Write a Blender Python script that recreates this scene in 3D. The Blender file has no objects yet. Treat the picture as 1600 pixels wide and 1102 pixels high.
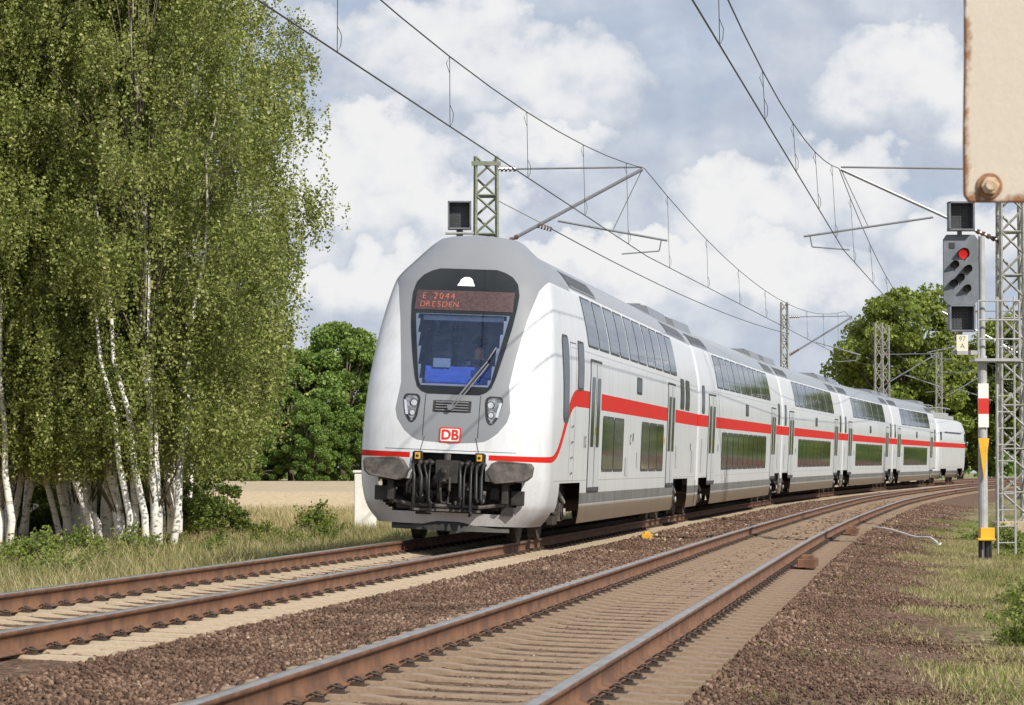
import bpy, math, random
import numpy as np
from mathutils import Vector, Matrix
random.seed(7); rng=np.random.default_rng(7)
sc=bpy.context.scene
COL=sc.collection
sc.view_settings.view_transform='Standard'; sc.view_settings.look='None'; sc.view_settings.exposure=0

# ------------------------------------------------------------------ nodes
def newmat(name):
    m=bpy.data.materials.new(name); m.use_nodes=True; nt=m.node_tree; nt.nodes.clear()
    out=nt.nodes.new('ShaderNodeOutputMaterial'); b=nt.nodes.new('ShaderNodeBsdfPrincipled')
    nt.links.new(b.outputs[0],out.inputs[0]); return m,nt,b,out
class NT:
    def __init__(s,nt): s.nt=nt
    def n(s,t,**k):
        x=s.nt.nodes.new(t)
        for a,b in k.items(): setattr(x,a,b)
        return x
    def l(s,a,b): s.nt.links.new(a,b)
    def math(s,op,a,b=None,c=None,clamp=False):
        x=s.nt.nodes.new('ShaderNodeMath'); x.operation=op; x.use_clamp=clamp
        for i,v in enumerate((a,b,c)):
            if v is None: continue
            if isinstance(v,(int,float)): x.inputs[i].default_value=v
            else: s.l(v,x.inputs[i])
        return x.outputs[0]
    def mix(s,f,a,b):
        x=s.nt.nodes.new('ShaderNodeMix'); x.data_type='RGBA'
        for i,v in ((0,f),(6,a),(7,b)):
            if isinstance(v,(int,float)): x.inputs[i].default_value=v
            elif isinstance(v,tuple): x.inputs[i].default_value=(v[0],v[1],v[2],1)
            else: s.l(v,x.inputs[i])
        return x.outputs[2]
    def noise(s,vec,scale,detail=4,rough=.55,dist=0):
        x=s.nt.nodes.new('ShaderNodeTexNoise'); x.inputs['Scale'].default_value=scale
        x.inputs['Detail'].default_value=detail; x.inputs['Roughness'].default_value=rough; x.inputs['Distortion'].default_value=dist
        if vec is not None: s.l(vec,x.inputs['Vector'])
        return x.outputs[0]
    def ramp(s,f,pts,interp='LINEAR'):
        x=s.nt.nodes.new('ShaderNodeValToRGB'); r=x.color_ramp; r.interpolation=interp
        while len(r.elements)>1: r.elements.remove(r.elements[-1])
        for i,(p,c) in enumerate(pts):
            e=r.elements[0] if i==0 else r.elements.new(p)
            e.position=p
            e.color=(c,c,c,1) if isinstance(c,(int,float)) else (c[0],c[1],c[2],1)
        s.l(f,x.inputs[0]); return x.outputs[0]
    def bump(s,h,strength,dist,b):
        x=s.nt.nodes.new('ShaderNodeBump'); x.inputs['Strength'].default_value=strength; x.inputs['Distance'].default_value=dist
        s.l(h,x.inputs['Height']); s.l(x.outputs[0],b.inputs['Normal'])
def mat(name,c1,c2=None,rough=.5,metal=0,ns=3.0,lo=.4,hi=.6,bump=0,bs=30,emit=0,spec=.5,coat=0):
    m,nt,b,out=newmat(name); T=NT(nt)
    tc=T.n('ShaderNodeTexCoord').outputs['Object']
    if c2 is None: c2=tuple(x*.8 for x in c1)
    f=T.ramp(T.noise(tc,ns,6,.6),[(lo,0.0),(hi,1.0)])
    col=T.mix(f,c1,c2); T.l(col,b.inputs['Base Color'])
    b.inputs['Roughness'].default_value=rough; b.inputs['Metallic'].default_value=metal
    b.inputs['Specular IOR Level'].default_value=spec; b.inputs['Coat Weight'].default_value=coat
    if bump: T.bump(T.noise(tc,bs,4),bump,.01,b)
    if emit: T.l(col,b.inputs['Emission Color']); b.inputs['Emission Strength'].default_value=emit
    return m

# ------------------------------------------------------------------ mesh builder
def mesh_np(name,V,F,mats,smooth=False,mi=None):
    V=np.asarray(V,dtype=np.float32); F=np.asarray(F,dtype=np.int32)
    me=bpy.data.meshes.new(name); k=F.shape[1]
    me.vertices.add(len(V)); me.vertices.foreach_set('co',V.ravel())
    me.loops.add(F.size); me.loops.foreach_set('vertex_index',F.ravel())
    me.polygons.add(len(F)); me.polygons.foreach_set('loop_start',np.arange(0,F.size,k,dtype=np.int32))
    me.polygons.foreach_set('loop_total',np.full(len(F),k,dtype=np.int32))
    if mi is not None: me.polygons.foreach_set('material_index',np.asarray(mi,dtype=np.int32))
    for m in mats: me.materials.append(m)
    me.update(calc_edges=True); me.validate()
    if smooth: me.polygons.foreach_set('use_smooth',np.ones(len(me.polygons),dtype=bool))
    return me
def add_obj(name,me,parent=None,loc=None,**props):
    o=bpy.data.objects.new(name,me); COL.objects.link(o)
    if parent is not None: o.parent=parent
    if loc is not None: o.location=loc
    for k,v in props.items(): o[k]=v
    return o
def empty(name,loc,label,category,group=None):
    o=bpy.data.objects.new(name,None); COL.objects.link(o); o.location=loc; o.empty_display_size=.3
    o['label']=label; o['category']=category
    if group: o['group']=group
    return o
class MB:
    def __init__(s): s.v=[]; s.f=[]; s.m=[]
    def add(s,V,F,mi=0):
        o=len(s.v); s.v.extend([tuple(p) for p in V]); s.f.extend([tuple(i+o for i in f) for f in F]); s.m.extend([mi]*len(F))
    def box(s,c,d,mi=0,rot=None,taper=1.0):
        V=[]
        for z in (-1,1):
            t=taper if z>0 else 1
            for x,y in ((-1,-1),(1,-1),(1,1),(-1,1)):
                p=Vector((x*d[0]/2*t,y*d[1]/2*t,z*d[2]/2))
                if rot is not None: p=rot@p
                V.append(p+Vector(c))
        s.add(V,[(3,2,1,0),(4,5,6,7),(0,1,5,4),(1,2,6,5),(2,3,7,6),(3,0,4,7)],mi)
    def cyl(s,p0,p1,r0,r1=None,n=12,mi=0):
        if r1 is None: r1=r0
        p0=Vector(p0);p1=Vector(p1);d=(p1-p0).normalized()
        a=Vector((0,0,1)) if abs(d.z)<.9 else Vector((1,0,0))
        u=d.cross(a).normalized(); w=d.cross(u)
        V=[];F=[]
        for p,r in ((p0,r0),(p1,r1)):
            for i in range(n):
                t=2*math.pi*i/n; V.append(p+u*math.cos(t)*r+w*math.sin(t)*r)
        for i in range(n): F.append((i,(i+1)%n,n+(i+1)%n,n+i))
        F.append(tuple(range(n-1,-1,-1))); F.append(tuple(range(n,2*n)))
        s.add(V,F,mi)
    def tube(s,pts,r,n=6,mi=0):
        pts=[Vector(p) for p in pts]; V=[];F=[]
        R=r if isinstance(r,(list,tuple)) else [r]*len(pts)
        for i,p in enumerate(pts):
            d=(pts[min(i+1,len(pts)-1)]-pts[max(i-1,0)]).normalized()
            a=Vector((0,0,1)) if abs(d.z)<.95 else Vector((1,0,0))
            u=d.cross(a).normalized(); w=d.cross(u)
            for j in range(n):
                t=2*math.pi*j/n; V.append(p+(u*math.cos(t)+w*math.sin(t))*R[i])
        for i in range(len(pts)-1):
            for j in range(n): F.append((i*n+j,i*n+(j+1)%n,(i+1)*n+(j+1)%n,(i+1)*n+j))
        F.append(tuple(range(n-1,-1,-1))); F.append(tuple((len(pts)-1)*n+j for j in range(n)))
        s.add(V,F,mi)
    def prism(s,poly,h0,h1,plane='xz',mi=0):
        def P(a,b,h):
            return {'xz':(a,h,b),'yz':(h,a,b),'xy':(a,b,h)}[plane]
        n=len(poly); V=[P(a,b,h0) for a,b in poly]+[P(a,b,h1) for a,b in poly]
        F=[tuple(range(n-1,-1,-1)),tuple(range(n,2*n))]+[(i,(i+1)%n,n+(i+1)%n,n+i) for i in range(n)]
        s.add(V,F,mi)
    def grid(s,G,mi=0,skip=None,flip=False):
        nr=len(G);nc=len(G[0]);V=[p for r in G for p in r];F=[]
        for i in range(nr-1):
            for j in range(nc-1):
                if skip:
                    c=[(G[i][j][k]+G[i+1][j+1][k])/2 for k in range(3)]
                    if skip(*c): continue
                f=(i*nc+j,i*nc+j+1,(i+1)*nc+j+1,(i+1)*nc+j)
                F.append(f[::-1] if flip else f)
        s.add(V,F,mi)
    def mesh(s,name,mats,smooth=False):
        me=bpy.data.meshes.new(name); me.from_pydata([tuple(p) for p in s.v],[],s.f)
        for m in mats: me.materials.append(m)
        me.polygons.foreach_set('material_index',s.m)
        if smooth: me.polygons.foreach_set('use_smooth',[True]*len(me.polygons))
        me.update(); return me
    def obj(s,name,mats,parent=None,smooth=False,bevel=0,loc=None,**props):
        o=add_obj(name,s.mesh(name,mats,smooth),parent,loc,**props)
        if bevel:
            b=o.modifiers.new('bevel','BEVEL'); b.width=bevel; b.segments=2; b.limit_method='ANGLE'
        return o
def text_mesh(name,txt,size,mats,ext=.002,bold=0.0,align='CENTER'):
    cu=bpy.data.curves.new(name,'FONT'); cu.body=txt; cu.size=size; cu.extrude=ext; cu.offset=bold; cu.align_x=align; cu.align_y='CENTER'
    o=bpy.data.objects.new('tmp',cu); COL.objects.link(o)
    dg=bpy.context.evaluated_depsgraph_get(); me=bpy.data.meshes.new_from_object(o.evaluated_get(dg))
    bpy.data.objects.remove(o); me.materials.clear()
    for m in mats: me.materials.append(m)
    return me

# ------------------------------------------------------------------ track path
H=1.07; R=1400.; PH0=math.atan(.136); Y0=45.2; X0=-7.15+.136*45.2
CX=X0+R*math.cos(PH0); CY=Y0-R*math.sin(PH0); CANT=.042; SP=4.40
def tp(s,u=0.):
    s=np.asarray(s,float); ph=PH0+np.maximum(s,0)/R
    x=np.where(s>0,X0+R*(math.cos(PH0)-np.cos(ph)),X0+s*math.sin(PH0))
    y=np.where(s>0,Y0+R*(np.sin(ph)-math.sin(PH0)),Y0+s*math.cos(PH0))
    return x+u*np.cos(ph), y-u*np.sin(ph)
def inv(X,Y):
    d=(X-X0)*math.sin(PH0)+(Y-Y0)*math.cos(PH0); e=(X-X0)*math.cos(PH0)-(Y-Y0)*math.sin(PH0)
    r=np.hypot(X-CX,Y-CY); ph=np.arctan2(Y-CY,-(X-CX))
    return np.where(d>0,R*(ph-PH0),d), np.where(d>0,R-r,e)
def grade(s): s=np.clip(s,0,230); return .0032*s*np.clip(s/60,0,1)
TU=[0.,SP]; TZ=[0.,-.05]
def P(s,k,x,v):
    u=TU[k]+x*math.cos(CANT)+v*math.sin(CANT); a,b=tp(s,u)
    return (float(a),float(b),float(grade(s))+TZ[k]+v*math.cos(CANT)-x*math.sin(CANT))
GU=[-4000,-60,-12,-4.4,-3.4,-1.75,-1.3,1.3,1.9,2.5,SP-1.3,SP+1.3,SP+1.85,7.3,8.5,14,60,4000]
GZ=[-.9,-.8,-.8,-.75,-.66,-.24,-.15,-.258,-.30,-.29,-.21,-.31,-.37,-.47,-.52,-.60,-.75,-.9]
def gz(u): return np.interp(u,GU,GZ)
def gnd(X,Y):
    s,u=inv(np.asarray(X,float),np.asarray(Y,float)); w=np.clip((np.abs(u-2)-4.2)/2,0,1)
    return gz(u)+grade(s)+w*(.04*np.sin(X*1.3+Y*.7)+.03*np.sin(Y*1.9-X*.8)+.015*np.sin(X*4.1-Y*2.3))*np.clip(1-(np.abs(Y)/600),0,1)

# ------------------------------------------------------------------ world + sun
S=Vector((.53,-.65,.61)).normalized()
el=math.asin(S.z); az=math.atan2(S.x,S.y)
w=bpy.data.worlds.new("World"); sc.world=w; w.use_nodes=True; nt=w.node_tree; nt.nodes.clear(); T=NT(nt)
wo=T.n('ShaderNodeOutputWorld')
sky=T.n('ShaderNodeTexSky'); sky.sky_type='NISHITA'; sky.sun_disc=False; sky.sun_elevation=el; sky.sun_rotation=az
sky.air_density=1.0; sky.dust_density=.6; sky.ozone_density=1.5
bg1=T.n('ShaderNodeBackground'); T.l(sky.outputs[0],bg1.inputs[0]); bg1.inputs[1].default_value=.10
gen=T.n('ShaderNodeTexCoord').outputs['Generated']
sep=T.n('ShaderNodeSeparateXYZ'); T.l(gen,sep.inputs[0]); dx,dy,dz=sep.outputs
yy=T.math('MAXIMUM',T.math('ABSOLUTE',dy),.25)
A=T.math('DIVIDE',dx,yy); E=T.math('DIVIDE',dz,yy)
def cvec(sa,se,oa,oe,z=0.0):
    c=T.n('ShaderNodeCombineXYZ')
    T.l(T.math('MULTIPLY_ADD',A,sa,oa),c.inputs[0]); T.l(T.math('MULTIPLY_ADD',E,se,oe),c.inputs[1]); c.inputs[2].default_value=z
    return c.outputs[0]
blobs=[(-.022,.138,.040,.020),(.008,.130,.034,.020),(-.040,.146,.026,.014),(-.050,.100,.034,.018),(-.072,.090,.026,.020),(-.030,.084,.036,.014),(.012,.108,.024,.009),
       (.083,.084,.032,.018),(.108,.092,.026,.016),(.133,.130,.024,.018),(.158,.122,.018,.015),(.068,.064,.05,.012),(-.045,.060,.040,.012),(.150,.074,.03,.014),(.03,.072,.03,.009)]
wa=T.math('ADD',T.math('MULTIPLY_ADD',T.noise(cvec(40,44,3,1),1,2,.5),.055,-.0275),T.math('MULTIPLY_ADD',T.noise(cvec(130,140,3,1),1,6,.62),.020,-.010))
we=T.math('ADD',T.math('MULTIPLY_ADD',T.noise(cvec(44,46,9,5),1,2,.5),.040,-.020),T.math('MULTIPLY_ADD',T.noise(cvec(130,140,8,4),1,6,.62),.018,-.009))
A2=T.math('ADD',A,wa); E2=T.math('ADD',E,we)
dens=None; top=None
for a,e,ra,re in blobs:
    da=T.math('DIVIDE',T.math('SUBTRACT',A2,a),ra*1.15); de=T.math('DIVIDE',T.math('SUBTRACT',E2,e),re*1.2)
    v=T.math('SUBTRACT',1.,T.math('ADD',T.math('MULTIPLY',da,da),T.math('MULTIPLY',de,de)))
    v=T.math('MAXIMUM',v,0.); vr=T.math('POWER',v,.8)
    tt=T.math('MULTIPLY',vr,T.math('MULTIPLY_ADD',T.math('ADD',de,T.math('MULTIPLY',da,.2)),.55,.66))
    dens=v if dens is None else T.math('MAXIMUM',dens,v); top=tt if top is None else T.math('MAXIMUM',top,tt)
n1=T.noise(cvec(9,15,0,0,.3),1,7,.5,.2); n3=T.noise(cvec(46,56,4,2),1,7,.56,.0); n4=T.noise(cvec(46,56,4.25,2.5),1,7,.56,.0)
veil=T.ramp(n1,[(.34,.50),(.44,.85),(.55,.98)])
cover=T.math('ADD',veil,T.ramp(dens,[(0.,0.),(.35,1.)]),clamp=True)
lit=T.math('MULTIPLY',top,1.0)
lit=T.math('ADD',lit,T.math('MULTIPLY',T.math('SUBTRACT',n3,n4),.9))
lit=T.math('ADD',lit,T.math('MULTIPLY_ADD',n1,1.1,-.27),clamp=True)
cc=T.ramp(lit,[(0.,(.51,.57,.69)),(.25,(.60,.66,.77)),(.5,(.73,.78,.86)),(.8,(.93,.94,.97)),(1.,(1.0,1.0,1.0))])
bg2=T.n('ShaderNodeBackground'); T.l(cc,bg2.inputs[0]); bg2.inputs[1].default_value=.88
bgb=T.n('ShaderNodeBackground'); bgb.inputs[0].default_value=(.50,.66,.92,1); bgb.inputs[1].default_value=.86
ms0=T.n('ShaderNodeMixShader'); ms0.inputs[0].default_value=.8; T.l(bg1.outputs[0],ms0.inputs[1]); T.l(bgb.outputs[0],ms0.inputs[2])
ms=T.n('ShaderNodeMixShader'); T.l(cover,ms.inputs[0]); T.l(ms0.outputs[0],ms.inputs[1]); T.l(bg2.outputs[0],ms.inputs[2])
T.l(ms.outputs[0],wo.inputs[0])
ld=bpy.data.lights.new('sun','SUN'); ld.energy=5.0; ld.angle=math.radians(.5); ld.color=(1,.94,.84)
lo=bpy.data.objects.new('sun',ld); COL.objects.link(lo); lo.rotation_euler=S.to_track_quat('Z','Y').to_euler()

# ------------------------------------------------------------------ camera
cd=bpy.data.cameras.new('camera'); cam=bpy.data.objects.new('camera',cd); COL.objects.link(cam); sc.camera=cam
cd.lens=105.75; cd.sensor_width=36; cd.clip_start=.5; cd.clip_end=9000
cam.location=(0,0,H); cam.rotation_euler=(math.radians(90)+math.atan(187/4700),0,0)
cd.dof.use_dof=True; cd.dof.focus_distance=50; cd.dof.aperture_fstop=22

# ------------------------------------------------------------------ materials
M_dark=mat('dark_metal',(.022,.020,.019),(.042,.036,.030),rough=.6,ns=6)
M_black=mat('black_rubber',(.012,.012,.013),(.03,.03,.03),rough=.45)
M_bogie=mat('dirty_bogie',(.05,.042,.035),(.12,.095,.07),rough=.8,ns=5)
M_glass=mat('tinted_glass',(.012,.015,.018),(.025,.028,.03),rough=.05,spec=.42,ns=.8)
M_glassd=mat('dark_side_glass',(.010,.011,.013),(.018,.02,.022),rough=.12,spec=.15,ns=.8)
M_glassu=mat('upper_tinted_glass',(.025,.034,.048),(.05,.065,.085),rough=.05,spec=.7,ns=.5)
M_door=mat('door_paint',(.54,.56,.58),(.48,.50,.52),rough=.35,ns=1.5)
M_seam=mat('seal_rubber',(.04,.04,.045),(.08,.08,.08),rough=.7)
M_grey=mat('silver_grey_paint',(.24,.25,.27),(.21,.22,.235),rough=.3,metal=.2,ns=2)
M_lgrey=mat('light_grey_metal',(.42,.43,.44),(.34,.34,.34),rough=.4,ns=4)
M_red=mat('signal_red',(.62,.03,.02),(.55,.03,.02),rough=.4)
M_yel=mat('yellow_paint',(.75,.42,.02),(.62,.34,.03),rough=.5)
M_whp=mat('white_enamel',(.82,.82,.78),(.74,.73,.68),rough=.45,ns=4)
M_chrome=mat('lamp_reflector',(.85,.88,.92),(.7,.72,.76),rough=.15,metal=.6)
M_lens=mat('lamp_lens',(.12,.13,.145),(.30,.32,.35),rough=.06,ns=12)
M_toplight=mat('lit_lamp',(1,1,.95),(1,1,1),emit=.75)
M_led=mat('led_letters',(.62,.18,.10),(.42,.10,.06),emit=.16,ns=60)
M_disp=mat('display_panel',(.06,.035,.038),(.10,.06,.06),rough=.3,ns=30)
M_concrete=mat('pale_concrete',(.52,.42,.30),(.34,.26,.175),rough=.9,ns=2,bump=.6,bs=40,lo=.35,hi=.7)
M_concb=mat('brown_stained_concrete',(.33,.24,.165),(.19,.13,.085),rough=.9,ns=5,bump=.6,bs=40,lo=.35,hi=.7)
M_rust=mat('rusty_steel',(.20,.095,.048),(.12,.058,.033),rough=.8,ns=4,bump=.3,bs=60)
M_steel=mat('polished_rail_head',(.50,.46,.42),(.38,.33,.28),rough=.36,metal=.85,ns=3)
M_clip=mat('rail_clip',(.045,.03,.022),(.09,.055,.035),rough=.7)
M_wire=mat('wire_metal',(.07,.075,.07),(.05,.05,.05),rough=.6)
M_mastg=mat('green_lattice_paint',(.16,.20,.14),(.25,.25,.20),rough=.75,ns=14)
M_mastw=mat('galvanised_steel',(.36,.37,.34),(.24,.23,.20),rough=.6,ns=9)
M_ins=mat('brown_insulator',(.13,.06,.04),(.09,.045,.03),rough=.25)
M_sig=mat('signal_head_paint',(.17,.19,.22),(.13,.145,.165),rough=.5,ns=4)
M_sigd=mat('signal_black',(.03,.032,.036),(.05,.05,.055),rough=.5)

def ground_mat():
    m,nt,b,out=newmat('ground_surface'); T=NT(nt)
    at=T.n('ShaderNodeAttribute'); at.attribute_name='lat'; u=at.outputs['Fac']
    at2=T.n('ShaderNodeAttribute'); at2.attribute_name='along'; s=at2.outputs['Fac']
    pos=T.n('ShaderNodeNewGeometry').outputs['Position']
    big=T.noise(pos,.45,5,.6); fine=T.noise(pos,9,6,.7)
    cv=T.n('ShaderNodeCombineXYZ'); T.l(u,cv.inputs[0]); T.l(T.math('MULTIPLY',s,.28),cv.inputs[1]); mid=T.noise(cv.outputs[0],1.3,7,.7)
    uu=T.math('ADD',u,T.math('MULTIPLY_ADD',mid,2.0,-1.0))
    f=T.math('MULTIPLY_ADD',uu,1/40.,.5); f0=T.math('MULTIPLY_ADD',u,1/40.,.5)
    def p(x): return x/40.+.5
    ball=T.ramp(fine,[(.3,(.06,.036,.024)),(.5,(.14,.088,.058)),(.7,(.26,.175,.12))])
    dirt=T.ramp(fine,[(.3,(.075,.044,.029)),(.5,(.15,.094,.062)),(.72,(.28,.20,.14))])
    dry=T.ramp(fine,[(.3,(.14,.12,.055)),(.5,(.28,.24,.12)),(.7,(.42,.36,.20))])
    grn=T.ramp(fine,[(.3,(.05,.08,.016)),(.55,(.12,.165,.04)),(.75,(.23,.26,.08))])
    grass=T.mix(T.ramp(big,[(.45,0.),(.62,1.)]),dry,grn)
    straw=T.ramp(T.noise(pos,3.,6,.75),[(.3,(.34,.25,.14)),(.5,(.58,.45,.28)),(.7,(.74,.61,.42))])
    soil=T.ramp(T.noise(pos,.5,6,.7),[(.3,(.40,.32,.21)),(.6,(.50,.41,.28)),(.8,(.56,.46,.33))])
    col=T.mix(T.ramp(f,[(p(5.4),0.),(p(6.2),1.)]),ball,dirt)
    col=T.mix(T.ramp(f,[(p(7.2),0.),(p(7.8),1.)]),col,T.mix(T.ramp(fine,[(.40,.3),(.52,1.)]),dirt,grass))
    col=T.mix(T.ramp(f0,[(p(-2.9),1.),(p(-2.2),0.)]),col,T.mix(.5,dirt,grass))
    col=T.mix(T.ramp(f0,[(p(-4.6),1.),(p(-3.6),0.)]),col,grass)
    field=T.mix(T.ramp(T.math('MULTIPLY_ADD',s,1/300.,0),[(.50,0.),(.55,1.)]),straw,soil)
    far=T.mix(T.ramp(T.math('MULTIPLY',s,1/600.),[(.60,0.),(.64,1.)]),field,T.mix(.4,grn,soil))
    col=T.mix(T.ramp(f0,[(p(-9.5),1.),(p(-8),0.)]),col,far)
    T.l(col,b.inputs['Base Color']); b.inputs['Roughness'].default_value=.95; b.inputs['Specular IOR Level'].default_value=.2
    v=T.n('ShaderNodeTexVoronoi'); v.inputs['Scale'].default_value=16; T.l(pos,v.inputs['Vector'])
    T.bump(T.math('ADD',v.outputs[0],fine),.9,.04,b)
    return m
def axis(lo,hi,step,far,g=1.25):
    c=list(np.arange(lo,hi+1e-6,step)); d=step*2; x=hi
    while x<far: x+=d; d*=g; c.append(x)
    d=step*2; x=lo; pre=[]
    while x>-far if lo<0 else x>-60: x-=d; d*=g; pre.append(x)
    return np.array(pre[::-1]+c)
xs=axis(-14,52,.3,5000); ys=axis(4,330,1.0,8000)
XX,YY=np.meshgrid(xs,ys); Z=gnd(XX,YY); s_,u_=inv(XX,YY)
V=np.stack([XX,YY,Z],-1).reshape(-1,3); nx=len(xs); ny=len(ys)
I=(np.arange(ny-1)[:,None]*nx+np.arange(nx-1)[None,:]).ravel()
F=np.stack([I,I+1,I+nx+1,I+nx],1)
me=mesh_np('ground',V,F,[ground_mat()],smooth=True)
a=me.attributes.new('lat','FLOAT','POINT'); a.data.foreach_set('value',np.clip(u_,-300,300).astype(np.float32).ravel())
a=me.attributes.new('along','FLOAT','POINT'); a.data.foreach_set('value',np.clip(s_,-100,3000).astype(np.float32).ravel())
add_obj('ground',me,kind='structure',label='flat ground with ballast bed, dry grass and stubble field',category='ground')

# ------------------------------------------------------------------ ballast stones
def rand_island_mat(name,stops,rough=.9,trans=0,nscale=.8,tcol=(.35,.40,.05)):
    m,nt,b,out=newmat(name); T=NT(nt); g=T.n('ShaderNodeNewGeometry')
    n=T.noise(g.outputs['Position'],nscale,4,.6)
    f=T.math('ADD',T.math('MULTIPLY',g.outputs['Random Per Island'],.7),T.math('MULTIPLY_ADD',n,1.2,-.45))
    col=T.ramp(f,stops); T.l(col,b.inputs['Base Color']); b.inputs['Roughness'].default_value=rough
    b.inputs['Specular IOR Level'].default_value=.25
    if trans:
        tr=T.n('ShaderNodeBsdfTranslucent'); T.l(T.mix(.35,col,tcol),tr.inputs[0])
        mx=T.n('ShaderNodeMixShader'); mx.inputs[0].default_value=trans
        T.l(b.outputs[0],mx.inputs[1]); T.l(tr.outputs[0],mx.inputs[2]); T.l(mx.outputs[0],out.inputs[0])
    return m
M_stone=rand_island_mat('ballast_stone',[(0.,(.05,.029,.020)),(.35,(.10,.059,.040)),(.7,(.18,.112,.077)),(.92,(.29,.20,.145)),(1.,(.46,.38,.28))])
t=(1+5**.5)/2
ICO=np.array([(-1,t,0),(1,t,0),(-1,-t,0),(1,-t,0),(0,-1,t),(0,1,t),(0,-1,-t),(0,1,-t),(t,0,-1),(t,0,1),(-t,0,-1),(-t,0,1)])/math.hypot(1,t)
ICF=np.array([(0,11,5),(0,5,1),(0,1,7),(0,7,10),(0,10,11),(1,5,9),(5,11,4),(11,10,2),(10,7,6),(7,1,8),(3,9,4),(3,4,2),(3,2,6),(3,6,8),(3,8,9),(4,9,5),(2,4,11),(6,2,10),(8,6,7),(9,8,1)])
def edge_u(s): return 7.3+.25*np.sin(s*.55)+.2*np.sin(s*1.3+1)+.12*np.sin(s*3.1)
def stones(n,smin,smax,umin,umax,r0,r1):
    s=rng.uniform(smin,smax,n); u=rng.uniform(umin,umax,n); keep=np.ones(n,bool)
    for k in (0,1):
        x=u-TU[k]; ph=np.abs((s/.6)-np.round(s/.6))*.6
        intr=np.abs(x)<1.32
        keep&=~(intr&(ph<.125)&(rng.random(n)>(.03 if k==0 else .16)))
        keep&=~(np.abs(np.abs(x)-.75)<.10)
    keep&=~((u>edge_u(s)-.7)&(rng.random(n)<.4+(u-edge_u(s)+.7)*.5))
    keep&=~((u<-2.0)&(rng.random(n)<(-2.0-u)/1.2))
    s=s[keep];u=u[keep]; x,y=tp(s,u); ok=(np.abs(x)/y<.235); s=s[ok];u=u[ok];x=x[ok];y=y[ok];n=len(s)
    z=gz(u)+grade(s)+rng.uniform(-.01,.015,n)
    for k in (0,1): z-=np.where(np.abs(u-TU[k])<1.3,.022,0)
    r=rng.uniform(r0,r1,n)*rng.choice([.65,.85,1.],n)*np.where(u>6.0,.66,1.)
    q=rng.normal(size=(n,3,3)); Q,_=np.linalg.qr(q)
    base=ICO[None]*(1+rng.uniform(-.28,.28,(n,12,1)))*r[:,None,None]*np.stack([np.ones(n),rng.uniform(.6,1,n),rng.uniform(.5,.9,n)],1)[:,None,:]
    Vv=np.einsum('nij,nkj->nki',Q,base); Vv[:,:,0]+=x[:,None];Vv[:,:,1]+=y[:,None];Vv[:,:,2]+=z[:,None]
    Ff=(np.arange(n)[:,None,None]*12+ICF[None]).reshape(-1,3)
    return Vv.reshape(-1,3),Ff
parts=[stones(165000,-33,-10,-2.6,8.2,.014,.029),stones(70000,-10,14,-2.6,8.2,.022,.038),stones(26000,14,70,1.2,7.8,.04,.06)]
Vs=[];Fs=[];o=0
for a,b in parts: Vs.append(a);Fs.append(b+o);o+=len(a)
add_obj('ballast',mesh_np('ballast',np.concatenate(Vs),np.concatenate(Fs),[M_stone]),kind='stuff',label='red-brown crushed stone ballast around the tracks',category='gravel')

# ------------------------------------------------------------------ tracks
RP=[(-.075,-.172),(.075,-.172),(.075,-.160),(.012,-.14),(.010,-.045),(.034,-.036),(.036,-.008),(.026,0),(-.026,0),(-.036,-.008),(-.034,-.036),(-.010,-.045),(-.012,-.14),(-.075,-.160)]
ss=np.concatenate([np.arange(-45,0,3.),np.arange(0,340,4.)])
def sleeper_geo(mb):
    st=[(-1.3,.15,.10,.0),(-1.27,.15,.105,.0),(-.5,.15,.105,.0),(-.3,.13,.09,-.02),(.3,.13,.09,-.02),(.5,.15,.105,.0),(1.27,.15,.105,.0),(1.3,.15,.10,.0)]
    V=[];F=[]
    for x,wb,wt,dz in st: V+= [(x,-wb,-.38),(x,wb,-.38),(x,wt,-.176+dz),(x,-wt,-.176+dz)]
    for i in range(len(st)-1):
        for j in range(4): F.append((i*4+j,i*4+(j+1)%4,(i+1)*4+(j+1)%4,(i+1)*4+j))
    F.append((3,2,1,0)); n=(len(st)-1)*4; F.append((n,n+1,n+2,n+3)); mb.add(V,F,0)
    for rx in (-.75,.75):
        mb.box((rx,0,-.1735),(.34,.16,.006),1)
        for sg in (-1,1):
            mb.box((rx+sg*.115,0,-.163),(.06,.10,.018),1)
            mb.cyl((rx+sg*.115,0,-.155),(rx+sg*.115,0,-.122),.016,n=6,mi=1)
            mb.tube([(rx+sg*.06,-.05,-.150),(rx+sg*.09,-.055,-.132),(rx+sg*.14,-.03,-.145),(rx+sg*.14,.03,-.145),(rx+sg*.09,.055,-.132),(rx+sg*.06,.05,-.150)],.007,n=4,mi=1)
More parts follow.
